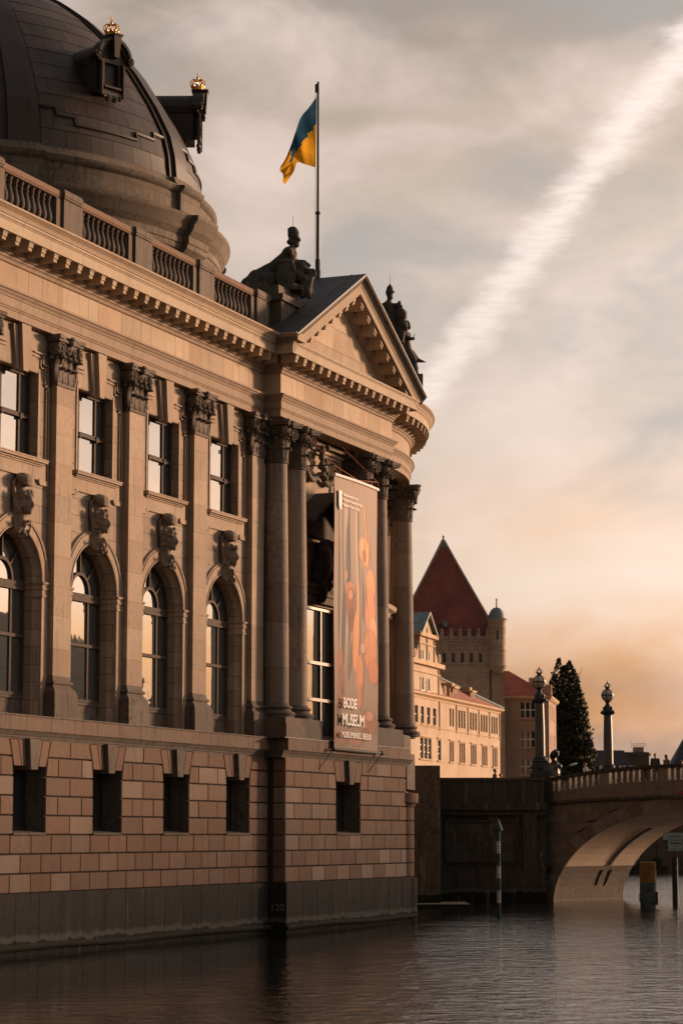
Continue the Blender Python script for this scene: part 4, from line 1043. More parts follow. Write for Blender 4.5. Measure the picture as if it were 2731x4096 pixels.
for az in (-68, -23, 21): lucarne(az)
for o in [o for o in bpy.data.objects if o.name.startswith('lucarne') and o.parent is dome]:
    for q in [o]+[c for c in o.children if not c.name.startswith('crown')]:
        if not q.data.get('fit'):
            for v in q.data.vertices: v.co = (v.co.x-.35, v.co.y*.74, 42.35+(v.co.z-41.85)*.84)
            q.data['fit'] = 1
    for c in o.children:
        if c.name.startswith('crown'): c.location = (13.72, 0, 45.85); c.scale = (.62, .62, .62)


# ================================================================== THINGS ON THE MUSEUM
def cloth(name, c, trans=.45):
    m, T, b = new_mat(name)
    geo = T.new('ShaderNodeNewGeometry'); n = T.noise(geo.outputs['Position'], 3, 4)
    cc = T.mix(T.mapr(n, .3, .7), tuple(x*.8 for x in c)+(1,), (*c, 1)); T.link(cc, b.inputs['Base Color']); b.inputs['Roughness'].default_value = .9; b.inputs['Specular IOR Level'].default_value = .1
    tr = T.new('ShaderNodeBsdfTranslucent'); T.link(cc, tr.inputs[0]); mx = T.new('ShaderNodeMixShader'); mx.inputs[0].default_value = trans
    T.link(b.outputs[0], mx.inputs[1]); T.link(tr.outputs[0], mx.inputs[2]); T.link(mx.outputs[0], T.n['Material Output'].inputs[0]); return m
BLUE = cloth('blue_flag_cloth', (.03, .085, .15)); YEL = cloth('yellow_flag_cloth', (.80, .40, .03))
fp = thing('flagpole', 'tall dark metal flagpole rising from the roof ridge behind the pediment', 'flagpole', (-.3, 100.1, 29.15))
obj('pole', MB().tube([(0, 0, -.1), (0, 0, 3.2), (0, 0, 3.21), (0, 0, 9.4)], [.085, .08, .062, .055], 12), POLE, fp)
obj('collar', MB().lathe([(.09, 3.1), (.13, 3.13), (.13, 3.2), (.07, 3.26)], 12), POLE, fp)
obj('foot', MB().lathe([(.14, -.15), (.14, .45), (.11, .5), (.11, .95), (.09, 1.0)], 12), POLE, fp)
obj('halyard', MB().tube([(-.12, 0, .3), (-.13, 0, 2.0), (-.12, .0, 9.0)], .012, 5), IRON, fp)
obj('truck', MB().box(-.14, -.03, -.04, .04, 8.9, 9.3), POLE, fp)
# flag hanging from the hoist, folded on itself
NT_, NS_ = 26, 18
def crv(pts, t):
    k = t*(len(pts)-1); i = min(int(k), len(pts)-2); q = k-i; p0 = pts[max(i-1, 0)]; p1 = pts[i]; p2 = pts[i+1]; p3 = pts[min(i+2, len(pts)-1)]
    return tuple(.5*((2*b_)+(-a+c)*q+(2*a-5*b_+4*c-d)*q*q+(-a+3*b_-3*c+d)*q**3) for a, b_, c, d in zip(p0, p1, p2, p3))
TOPC = [(0, 0), (-.38, -.5), (-.79, -1.02), (-1.02, -1.7), (-1.17, -2.26), (-1.45, -2.9), (-1.70, -3.33)]
BOTC = [(-.03, -3.37), (-.35, -3.3), (-.62, -3.22), (-.92, -3.17), (-1.05, -3.45), (-1.25, -3.85), (-1.46, -4.15)]
m = MB(); vs = []
for i in range(NT_+1):
    t = i/NT_; T_, B_ = crv(TOPC, t), crv(BOTC, t)
    for j in range(NS_+1):
        q = j/NS_; a = T_[0]+(B_[0]-T_[0])*q; z = T_[1]+(B_[1]-T_[1])*q
        fold = .16*math.sin(9*q+7*t)*min(1, t*3)+.09*math.sin(17*t+3*q)*min(1, t*3)
        a += .05*math.sin(11*q+2)*min(1, t*2.5)
        vs.append((a*math.cos(TH)-fold*math.sin(TH), a*math.sin(TH)+fold*math.cos(TH), z))
fs = [(i*(NS_+1)+j, (i+1)*(NS_+1)+j, (i+1)*(NS_+1)+j+1, i*(NS_+1)+j+1) for i in range(NT_) for j in range(NS_)]
m.add(vs, fs, True)
fl = obj('flag', m, BLUE, None, (-.37, 100.08, 37.85), fix=False); fl.data.materials.append(YEL)
mi_ = []
for i in range(NT_):
    for j in range(NS_): mi_.append(0 if (j < NS_*.37+4*min(1, i/14) and i < NT_*.70+1.6*math.sin(j)) else 1)
fl.data.polygons.foreach_set('material_index', mi_)
tag(fl, 'limp blue and yellow flag hanging from the tall pole', 'flag')

# banner
BW, BH, BZ = 5.2, 11.95, 7.74
ban = thing('banner', 'tall printed museum banner hung between the columns of the pediment bay', 'banner', (1.6, 97.4, BZ))
nu, nv = 90, 200
us, vv = np.meshgrid(np.linspace(0, 1, nu+1), np.linspace(0, 1, nv+1), indexing='ij')    # u left-right, v bottom-top
w_ = 1-vv
rs = np.random.RandomState(3)
def sm(x, a, b_): t = np.clip((x-a)/(b_-a), 0, 1); return t*t*(3-2*t)
def gau(u0, w0, su, sw, ang=0.):
    du, dw = (us-u0)*5.2, (w_-w0)*12; c, s_ = math.cos(ang), math.sin(ang)
    return np.exp(-(((du*c+dw*s_)/(su*5.2))**2+((-du*s_+dw*c)/(sw*12))**2))
def lin(*c): return np.array(L3(*c)[:3])
colr = np.ones((nu+1, nv+1, 3))*lin(158, 132, 114)
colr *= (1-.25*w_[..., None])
def blend(mask, c): 
    global colr
    colr = colr*(1-mask[..., None])+lin(*c)*mask[..., None]
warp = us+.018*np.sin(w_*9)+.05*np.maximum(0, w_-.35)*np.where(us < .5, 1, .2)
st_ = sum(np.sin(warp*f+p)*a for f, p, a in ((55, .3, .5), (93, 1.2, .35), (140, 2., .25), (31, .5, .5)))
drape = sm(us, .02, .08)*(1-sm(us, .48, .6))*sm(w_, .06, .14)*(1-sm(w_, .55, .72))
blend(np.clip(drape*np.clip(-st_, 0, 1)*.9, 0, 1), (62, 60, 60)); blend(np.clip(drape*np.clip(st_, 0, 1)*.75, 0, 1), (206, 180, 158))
for (u0, w0, su, sw, an, c, am) in (
    (.27, .30, .05, .16, 0, (38, 46, 50), .85), (.10, .40, .03, .2, 0, (60, 60, 60), .6), (.20, .55, .05, .16, .05, (46, 52, 54), .8), (.36, .66, .05, .1, .3, (60, 62, 60), .7), (.62, .45, .04, .08, 0, (40, 46, 50), .7), (.60, .36, .03, .05, 0, (70, 50, 40), .5),
    (.665, .12, .018, .05, -.02, (226, 150, 92), .95), (.71, .19, .02, .04, -.06, (226, 150, 92), .9), (.80, .26, .012, .09, -.11, (220, 140, 84), .9),
    (.66, .25, .15, .05, 0, (226, 152, 92), .95), (.60, .23, .06, .03, 0, (236, 170, 110), .8), (.66, .275, .05, .03, 0, (128, 70, 44), .85), (.68, .30, .05, .012, 0, (220, 150, 100), .7), (.74, .27, .03, .05, 0, (240, 176, 118), .7),
    (.82, .38, .13, .07, 0, (222, 146, 96), .9), (.80, .48, .15, .09, 0, (206, 132, 90), .9), (.88, .55, .1, .06, 0, (232, 168, 122), .8), (.80, .62, .18, .08, 0, (206, 128, 80), .85), (.88, .70, .14, .05, 0, (196, 118, 74), .85), (.70, .42, .02, .06, 0, (120, 66, 44), .7),
    (.33, .41, .11, .03, 0, (196, 128, 92), .9), (.33, .46, .11, .06, 0, (150, 88, 58), .95), (.24, .36, .02, .02, 0, (206, 140, 100), .9), (.33, .43, .05, .02, 0, (224, 160, 120), .7), (.35, .52, .08, .05, 0, (108, 60, 40), .8),
    (.46, .60, .08, .12, .03, (222, 146, 96), .9), (.50, .52, .03, .16, 0, (236, 166, 112), .7), (.55, .72, .09, .08, 0, (214, 138, 90), .85), (.62, .62, .06, .02, 0, (216, 160, 126), .8), (.12, .68, .06, .05, .3, (160, 96, 64), .9), (.15, .74, .08, .05, 0, (134, 80, 56), .9), (.12, .80, .07, .05, 0, (150, 90, 62), .9), (.16, .79, .03, .02, 0, (66, 40, 30), .7), (.55, .80, .06, .05, 0, (198, 122, 80), .8),
    (.75, .90, .22, .055, 0, (150, 92, 64), .95), (.80, .87, .1, .02, 0, (196, 136, 106), .85), (.70, .94, .12, .03, 0, (120, 72, 52), .8), (.12, .96, .15, .03, 0, (150, 102, 78), .9), (.45, .965, .16, .02, 0, (166, 112, 86), .85), (.08, .86, .06, .03, 0, (96, 58, 44), .8), (.30, .90, .06, .03, 0, (60, 48, 42), .7)):
    if c[0] > 140: blend(sm(gau(u0+.02, w0+.004, su*1.12, sw*1.08, an), .25, .6)*.55, (66, 46, 36))
    blend(sm(gau(u0, w0, su, sw, an), .30, .55)*am, c)
strk = np.sin(us*130+2*np.sin(w_*7))*.5+np.sin(us*71+1.)*.5
fig = sm(us, .3, .45)*sm(w_, .3, .5)
colr *= (1+.13*strk*fig+.05*rs.randn(nu+1, 1))[..., None]
colr = np.clip(colr*.85, .01, .9)
bow = lambda u, v: .12*math.sin(math.pi*u)*(0.4+.6*v)+.02*math.sin(9*v+5*u)
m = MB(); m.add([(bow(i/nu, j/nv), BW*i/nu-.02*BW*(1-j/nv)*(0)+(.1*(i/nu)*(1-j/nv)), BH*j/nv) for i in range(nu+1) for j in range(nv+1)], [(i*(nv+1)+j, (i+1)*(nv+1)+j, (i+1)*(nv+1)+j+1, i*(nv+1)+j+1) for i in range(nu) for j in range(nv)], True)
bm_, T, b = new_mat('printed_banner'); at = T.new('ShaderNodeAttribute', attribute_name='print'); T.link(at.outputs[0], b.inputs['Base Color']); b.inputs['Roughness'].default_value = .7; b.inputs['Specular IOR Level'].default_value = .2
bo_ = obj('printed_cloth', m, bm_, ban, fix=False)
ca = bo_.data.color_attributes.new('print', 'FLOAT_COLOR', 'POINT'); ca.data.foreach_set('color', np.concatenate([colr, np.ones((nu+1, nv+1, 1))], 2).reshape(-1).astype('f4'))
INK = plain('white_print', (.80, .74, .68), .7, var=.05)
rt = (R_(90), 0, R_(90))
text('lettering', 'BODE', .62, INK, ban, (.19, .62, 1.78), rt, bold=.012, space=.98)
text('lettering', 'MUSEUM', .72, INK, ban, (.19, .48, 1.02), rt, bold=.014, space=.92)
text('lettering', 'MUSEUMSINSEL BERLIN', .36, INK, ban, (.19, .42, .48), rt, bold=.006, space=.95)
for k, (tx, sz) in enumerate((('Skulpturensammlung und', .17), ('Museum für Byzantinische Kunst', .17), ('Staatliche Museen zu Berlin', .17))): text('small_lettering', tx, sz, INK, ban, (.135, .78, 11.12-.23*k), rt, bold=.003)
m = MB(); m.prism([(.11, .28, 10.62), (.11, .46, 10.42), (.13, .58, 10.55), (.13, .58, 11.3), (.11, .28, 11.3)], (.012, 0, 0)); obj('emblem', m, INK, ban)
obj('top_rod', MB().tube([(bow(i/12, 1)+.02, -.06+(BW+.12)*i/12, BH+.02-.0*i) for i in range(13)], .075, 8), WHITE, ban)
obj('bottom_rod', MB().tube([(.03, -.2, -.05), (.06, BW+.45, -.06)], .035, 8), IRON, ban)
for y, z in ((-.12, BH+.42), (BW+.06, BH+.36)):
    obj('bracket_arm', MB().tube([(-1.9, y-.9, z-.12), (.05, y, z)], .035, 6), IRON, ban); obj('hanger', MB().tube([(.05, y, z), (.03, y+.02, BH)], .02, 5), CORD, ban)
obj('stay_rope', MB().tube([(.05, -.12, BH+.42), (.1, BW*.5, BH+.10), (.05, BW, BH+.36)], .012, 5), CORD, ban)
obj('stay_rope', MB().tube([(-.8, -2.2, BH+1.9), (.05, -.12, BH+.42)], .012, 5), CORD, ban); obj('stay_rope', MB().tube([(-.9, BW-2.0, BH+1.75), (.05, BW+.06, BH+.36)], .012, 5), CORD, ban)
for y in (-.2, BW+.45):
    obj('stay_rod', MB().tube([(.05, y, -.06), (-.4, y-.7, -1.0)], .02, 5), IRON, ban); obj('stay_knob', MB().ell((.06, y, -.06), .1, 8, 6), IRON, ban)

# statues on the roof
def statue(name, label, loc, mb, vox=.05, mat=None, rz=TH):
    t = thing(name, label, 'statue', loc, rz, None)
    o = obj('figure', mb, mat or ST_K, t); remesh(o, vox); return t
m = MB(); D = .35
rn = random.Random(11)
m.ell((.90, 0, 2.50), (.27, .25, .33)); m.ell((.86, 0, 2.68), (.24, .2, .18)); m.ell((1.05, 0, 2.30), (.22, .2, .1), rot=(R_(25), 'Y')); m.ell((.98, 0, 2.12), (.17, .17, .25)); m.ell((1.12, 0, 2.10), (.06, .05, .08)); m.ell((1.06, 0, 1.98), (.1, .1, .09)); m.ell((.74, 0, 2.15), (.15, .22, .12))
m.cap((.88, 0, 1.95), (.80, 0, 1.7), .13, .2); m.cap((.72, -.32, 1.62), (.72, .32, 1.62), .2); m.cap((.72, 0, 1.6), (.55, 0, .8), .36, .40)
m.cap((.60, .1, 1.5), (-.1, .2, .9), .3, .32); m.cap((-.1, .2, .95), (-.75, .2, .55), .32, .36); m.cap((-.75, .1, .6), (-1.15, .1, .1), .34, .3); m.ell((-.9, .1, .25), (.55, .5, .4)); m.ell((-.2, .1, .35), (.7, .55, .5))
m.ell((.58, -.52, .55), (.38, .14, .68)); m.ell((.58, -.60, .6), (.25, .12, .45)); m.ell((.55, -.5, 1.15), (.42, .14, .14)); m.ell((.6, -.5, -.05), (.2, .14, .2))
for k in range(26): t = k/26*2*math.pi; m.ell((.58+.38*math.cos(t), -.55, .55+.66*math.sin(t)), rn.uniform(.06, .1), 6, 4)
for z in (1.45, 1.3, 1.18): m.cap((.45, -.3, z-.05), (.95, -.2, z), .06)
m.cap((.85, .1, 1.25), (1.35, .1, 1.25), .16, .13); m.cap((1.35, .1, 1.27), (1.62, .1, 1.12), .12, .07); m.ell((1.25, .1, .95), (.3, .3, .36))
m.cap((.7, -.1, .8), (1.35, -.15, .45), .26, .22); m.cap((1.35, -.15, .45), (1.30, -.15, -.3), .19, .15); m.cap((1.0, .2, .6), (1.55, .2, .25), .22, .18)
m.ell((1.68, .0, .72), (.2, .19, .21)); m.ell((1.84, 0, .68), (.09, .1, .12)); m.cap((1.6, 0, .55), (1.5, 0, .1), .2, .24); m.cap((1.5, -.1, .05), (1.6, -.2, -.35), .15, .12); m.cap((1.55, .1, .3), (1.7, .0, -.1), .12, .1)
for k in range(22): m.ell((1.66+rn.uniform(-.17, .2), rn.uniform(-.15, .15), .86+rn.uniform(-.1, .07)), .075, 6, 4)
for k in range(16): m.ell((-1.15+rn.uniform(-.2, 1.5), rn.uniform(-.4, .2), .05+rn.uniform(0, .25)), rn.uniform(.12, .2), 7, 5)
m.box(-1.2, 1.3, -.55, .6, -.12, .08)
statue('seated_statue', 'large dark seated statue with helmet and shield left of the pediment', (-.5, 95.4, 27.74), m, .05)
bpy.data.objects[-1:] if False else None
m = MB()
m.ell((0, 0, 2.95), (.2, .2, .24)); m.ell((.02, 0, 3.13), (.17, .17, .2)); m.ell((.03, 0, 3.3), (.06, .06, .12)); m.ell((.05, 0, 2.98), (.25, .2, .06)); m.ell((.02, 0, 2.72), (.15, .15, .2)); m.ell((.14, 0, 2.68), (.05, .05, .07))
m.cap((-.02, 0, 2.55), (-.05, 0, 2.35), .12, .18); m.cap((-.35, 0, 2.25), (.22, 0, 2.25), .17); m.cap((-.08, 0, 2.2), (.05, 0, 1.2), .32, .36); m.cap((.05, 0, 1.2), (.2, 0, .1), .38, .3)
m.cap((-.4, -.1, 2.2), (-.45, -.2, 1.6), .13, .11); m.cap((.25, 0, 2.2), (.42, -.1, 2.3), .12, .1); m.ell((.5, -.1, 2.38), (.09, .09, .15)); m.ell((.55, -.1, 2.2), (.13, .1, .1)); m.ell((.36, -.1, 2.28), (.2, .14, .12))
m.ell((.52, -.2, 1.75), (.36, .3, .4)); m.ell((.62, -.2, 1.3), (.28, .28, .25)); m.ell((.78, -.2, 1.15), (.14, .14, .2)); m.cap((.55, -.1, .9), (.45, 0, .1), .26, .22)
for k in range(24): m.ell((.2+rn.uniform(-.3, .5), -.25+rn.uniform(-.1, .1), rn.uniform(.2, 1.6)), rn.uniform(.07, .14), 6, 5)
m.ell((.1, 0, .0), (.5, .4, .2))
statue('helmeted_statue', 'dark helmeted statue holding a vessel just right of the pediment slope', (-.7, 110.4, 27.85), m, .045)
m = MB()
m.ell((0, 0, 2.42), (.19, .19, .24)); m.ell((-.03, 0, 2.5), (.19, .2, .17)); m.ell((.10, 0, 2.28), (.12, .12, .12)); m.ell((.18, 0, 2.36), (.04, .04, .06)); m.cap((-.05, 0, 2.2), (-.1, 0, 2.0), .11, .15)
m.cap((-.28, -.2, 1.85), (.05, .2, 1.9), .19); m.ell((-.3, 0, 1.7), (.3, .35, .35)); m.cap((-.15, 0, 1.8), (-.02, 0, .9), .29, .31); m.cap((-.2, -.25, 1.8), (.15, -.35, 1.62), .14, .11); m.cap((.15, -.35, 1.62), (.34, -.3, 1.62), .1, .08); m.cap((.34, -.3, 1.62), (.4, -.3, 1.88), .04, .03)
m.cap((0, 0, .95), (.28, 0, .55), .33, .26); m.cap((.2, .1, .9), (.5, .1, .6), .25, .16); m.cap((.5, .1, .6), (.98, .1, .48), .14, .03); m.cap((.28, 0, .55), (.45, 0, -.4), .25, .2); m.cap((-.1, .1, .9), (.1, .1, -.5), .28, .26); m.ell((.25, 0, .1), (.36, .3, .35))
for k in range(12): m.ell((-.02+rn.uniform(-.18, .1), rn.uniform(-.17, .17), 2.58+rn.uniform(-.1, .05)), .06, 6, 4)
statue('draped_statue', 'dark bareheaded draped statue with outstretched arm furthest right on the roof', (-1.3, 114.5, 27.6), m, .045)
for o in list(COL.objects):
    if o.get('category') == 'statue': o['group'] = 'statues on the roof edge'
def rod(par, a, z): obj('lightning_rod', MB().tube([(a, 0, z), (a+.01, 0, z+.55)], .012, 5), IRON, par)
for nm, a, z in (('seated_statue', .88, 2.8), ('helmeted_statue', .03, 3.35), ('draped_statue', 0, 2.62)): rod(bpy.data.objects[nm], a, z)
m = MB(); m.box(-1.5, 1.4, -.9, 1.0, -3.0, 0.05)
obj('plinth_block', m.__class__().box(-1.0, .8, -.7, .8, -2.8, .12), ST_S, bpy.data.objects['helmeted_statue']); obj('plinth_block', MB().box(-.7, .8, -.6, .7, -2.6, -.25), ST_S, bpy.data.objects['draped_statue'])

# ================================================================== BRIDGE
BR = thing('bridge', 'grey stone arch bridge with balustrade crossing the river behind the museum', 'bridge', sv(12.9, 149, 0), TH-R_(40.05))
XS, EA, EB, SPZ, RING, BWID = .0, 9.5, 5.8, -.3, .75, 7.5
XC = XS+EA
def intr(x):
    t = (x-XC)/EA; return SPZ+EB*math.sqrt(max(0, 1-t*t)) if abs(t) < 1 else -1
def extr(x):
    a, b_ = EA+RING, EB+RING; t = (x-XC)/a; return SPZ+b_*math.sqrt(max(0, 1-t*t)) if abs(t) < 1 else -1
def camb(x): return .66*max(0, 1-((x-XC)/XC)**2)
zstr = lambda x: 5.9+.45*camb(x)
def bo(name, mb, mat, **k): return obj(name, mb, mat, BR, **k)
# barrel with stone courses, abutment walls and water-side strips
NB = 44
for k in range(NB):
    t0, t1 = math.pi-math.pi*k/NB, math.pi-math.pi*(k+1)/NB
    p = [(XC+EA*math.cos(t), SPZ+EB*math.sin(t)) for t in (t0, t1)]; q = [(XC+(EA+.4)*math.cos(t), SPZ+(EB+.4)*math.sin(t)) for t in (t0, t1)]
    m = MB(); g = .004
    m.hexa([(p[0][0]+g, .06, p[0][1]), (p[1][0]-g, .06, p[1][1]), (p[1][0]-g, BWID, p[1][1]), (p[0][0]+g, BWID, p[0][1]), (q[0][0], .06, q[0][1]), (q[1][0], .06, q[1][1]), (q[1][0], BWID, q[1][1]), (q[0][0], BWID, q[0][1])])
    bo('soffit_course', m, SOFF if p[0][1] > 1.9 and p[1][1] > 1.9 else ST_S)  # upper vault coloured paler as sunlit from the water, low courses darker as shaded
for k in range(30):
    t0, t1 = math.pi-math.pi*k/30, math.pi-math.pi*(k+1)/30; g = .0012
    for y0, y1 in ((-.05, .06), (BWID, BWID+.1)):
        if y0 > 0 and k % 2: continue
        m = MB(); m.hexa([(XC+(EA+d)*math.cos(t), y, SPZ+(EB+d)*math.sin(t)) for y in (y0, y1) for d, t in ((0, t0-g), (RING-.01, t0-g), (RING-.01, t1+g), (0, t1+g))]); bo('voussoir', m, ST_B)
for xa, xb in ((-1.3, XS-.42), (XC+EA+.42, XC+EA+3)): bo('abutment', MB().box(xa, xb, .1, BWID, -2, 5.6), ST_Q)
for y in (.05, BWID-.02):
    m = MB()
    for k in range(40):
        x0, x1 = -1.3+(XC*2+2.6)*k/40, -1.3+(XC*2+2.6)*(k+1)/40
        a0, a1 = max(-1, extr(x0)-.3), max(-1, extr(x1)-.3)
        m.add([(x0, y, a0), (x1, y, a1), (x1, y, zstr(x1)), (x0, y, zstr(x0))], [(0, 1, 2, 3)])
    bo('spandrel_backing', m, MORTAR)
z = -.2; r = 0
while z < 6.4:
    zt = z+.62; x = -1.3; k = 0
    xs = [-1.3, -.05]+[-.05+(1.15*(j+.5 if r % 2 else j+1)) for j in range(13)]
    for x0, x1 in zip(xs[:-1], xs[1:]):
        lo0 = max(z, extr(x0)+.012) if x1 > XS-.7 else z; lo1 = max(z, extr(x1)+.012) if x1 > XS-.7 else z
        if x1 > XS and x0 < XS+.3 and z < SPZ: 
            if x0 >= XS: continue
            x1 = min(x1, XS)
            lo0 = lo1 = z
        elif x0 >= XS and z < SPZ and extr(x0) < 0: continue
        t0, t1 = min(zt, zstr(x0)-.0), min(zt, zstr(x1)-.0)
        if lo0 >= t0-.03 and lo1 >= t1-.03: continue
        lo0 = min(lo0, t0-.01); lo1 = min(lo1, t1-.01)
        m = MB(); yy = -.09 if x1 <= 0 else 0; gg = .008
        m.hexa([(x0+gg, yy, lo0+gg), (x1-gg, yy, lo1+gg), (x1-gg, .06, lo1+gg), (x0+gg, .06, lo0+gg), (x0+gg, yy, t0-gg), (x1-gg, yy, t1-gg), (x1-gg, .06, t1-gg), (x0+gg, .06, t0-gg)])
        bo('face_stone', m, ST_B)
    z = zt; r += 1
def bsweep(name, y0, y1, zf0, zf1, mat, x0=-1.4, x1=2*XC+1.4, n=44):
    m = MB(); vs = []
    for i in range(n+1):
        x = x0+(x1-x0)*i/n; a, b_ = zf0(x), zf1(x); vs += [(x, y0, a), (x, y1, a), (x, y1, b_), (x, y0, b_)]
    fs = [(i*4+q, (i+1)*4+q, (i+1)*4+(q+1) % 4, i*4+(q+1) % 4) for i in range(n) for q in range(4)]+[(0, 1, 2, 3), (n*4+3, n*4+2, n*4+1, n*4)]
    return bo(name, m.add(vs, fs), mat)
railz = lambda x: 7.5+camb(x)
for (ya, yb, s_) in ((-.12, .35, -1), (BWID-.4, BWID+.1, 1)):
    bsweep('string_course', min(ya, ya+s_*.14), yb, lambda x: zstr(x)-.02, lambda x: zstr(x)+.14, ST_Q); bsweep('parapet_base', ya, yb, lambda x: zstr(x)+.14, lambda x: railz(x)-.93, ST_B)
    bsweep('handrail', ya-.06, yb+.06, lambda x: railz(x)-.19, railz, ST_Q)
bsweep('deck', .36, BWID-.41, lambda x: railz(x)-1.3, lambda x: railz(x)-1.05, ASPH)
def bbal(h):
    m = MB(); p = [(.13, 0), (.13, .1), (.10, .12), (.115, .3), (.12, .45), (.10, h-.12), (.13, h-.1), (.13, h)]
    for (w0, a), (w1, b_) in zip(p[:-1], p[1:]): m.hexa([(-w0, -w0, a), (w0, -w0, a), (w0, w0, a), (-w0, w0, a), (-w1, -w1, b_), (w1, -w1, b_), (w1, w1, b_), (-w1, w1, b_)])
    return m
bb0 = None
for y in (.12,):
    x = .3; k = 0
    while x < 2*XC:
        if k % 9 == 8:
            m = MB(); m.box(x-.36, x+.36, y-.2, y+.2, railz(x)-.95, railz(x)-.18); bo('parapet_pier', m, ST_B); x += .62
        else:
            loc = (x, y, railz(x)-.935)
            if bb0 is None: bb0 = bo('baluster', bbal(.76), ST_B, loc=loc)
            else: inst('baluster', bb0, BR, loc)
            x += .42 if k % 9 != 7 else .6
        k += 1
m = MB(); m.box(-1.5, .1, -.3, .8, 5.85, 7.5); m.box(-1.6, .15, -.36, .86, 7.42, 7.56); bo('corner_pier', m, ST_Q)
for yy, ww, t0, t1 in ((4.6, .28, 155, 125), (4.25, .12, 168, 158), (5.25, .12, 168, 158)):      # dark cable channels on the vault
    m = MB(); n = 8; vs = []
    for i in range(n+1):
        t = R_(t0+(t1-t0)*i/n) if yy == 4.6 else R_(t0+(t1-t0)*i/n)
        for d in (.06, .0): vs += [(XC+(EA-d)*math.cos(t), yy, SPZ+(EB-d)*math.sin(t)), (XC+(EA-d)*math.cos(t), yy+ww, SPZ+(EB-d)*math.sin(t))]
    m.add(vs, [(i*4+a, i*4+b_, (i+1)*4+b_, (i+1)*4+a) for i in range(n) for a, b_ in ((0, 1), (1, 3), (3, 2), (2, 0))]); bo('cable_channel', m, IRON)
bsweep('parapet_panel', BWID-.3, BWID-.1, lambda x: railz(x)-.94, lambda x: railz(x)-.18, ST_Q)
# navigation board on the parapet, just inside the frame
m = MB(); m.prism([(9.2, -.2, 6.35), (9.6, -.2, 5.95), (10.0, -.2, 6.35), (9.6, -.2, 6.75)], (0, .04, 0))
tag_ = bo('navigation_board', m, plain('red_sign_paint', (.28, .02, .025), .6))

# quay wall between museum and bridge
QW = thing('quay_wall', 'dark stone quay wall with sunken panel between museum and bridge', 'quay wall', sv(8.5, 148, 0), TH)
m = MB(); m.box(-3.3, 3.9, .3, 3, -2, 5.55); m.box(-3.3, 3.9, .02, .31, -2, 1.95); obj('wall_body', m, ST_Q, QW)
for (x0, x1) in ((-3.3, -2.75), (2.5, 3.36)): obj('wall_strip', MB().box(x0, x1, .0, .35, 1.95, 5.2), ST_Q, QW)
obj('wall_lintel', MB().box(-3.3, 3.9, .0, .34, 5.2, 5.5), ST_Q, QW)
for (a, b_, c, d, e) in ((-2.2, 2.15, 4.75, 4.9, .17), (-2.2, 2.15, 2.3, 2.45, .17), (-2.2, -2.05, 2.45, 4.75, .17), (2.0, 2.15, 2.45, 4.75, .17)): obj('panel_moulding', MB().box(a, b_, e, .34, c, d), ST_Q, QW)
rr_ = random.Random(2)
for r in range(4):
    x = -2.04
    while x < 1.98:
        w = rr_.uniform(.8, 1.3); x1 = min(x+w, 1.99); x1 = 1.99 if 1.99-x1 < .35 else x1
        obj('panel_stone', MB().box(x+.006, x1-.006, .235+rr_.uniform(-.012, .012), .32, 2.46+r*.57, 2.46+r*.57+.56), ST_Q, QW); x = x1
obj('ledge', MB().box(-3.4, 3.95, -.22, 1.0, 5.5, 5.95), ST_Q, QW)
obj('parapet', MB().box(-3.3, 3.8, -.02, .5, 5.95, 7.3), ST_Q, QW); obj('coping', MB().box(-3.38, 3.9, -.12, .6, 7.3, 7.46), ST_Q, QW)
for x in (-2.9, -1.0, .9, 2.55, 3.3): obj('parapet_strip', MB().box(x-.14, x+.14, -.07, .05, 5.95, 7.3), ST_Q, QW)
obj('corner_block', MB().box(-4.5, -2.75, -6, -.02, -2, 8.03), ST_Q, QW)
obj('foot_step', MB().box(-4.4, -1.2, -9, .1, -1, .1), ST_Q, QW)
obj('drain_pipe', MB().tube([(2.3, -.16, 7.3), (2.3, -.16, 5.8)], .05, 6), IRON, QW)

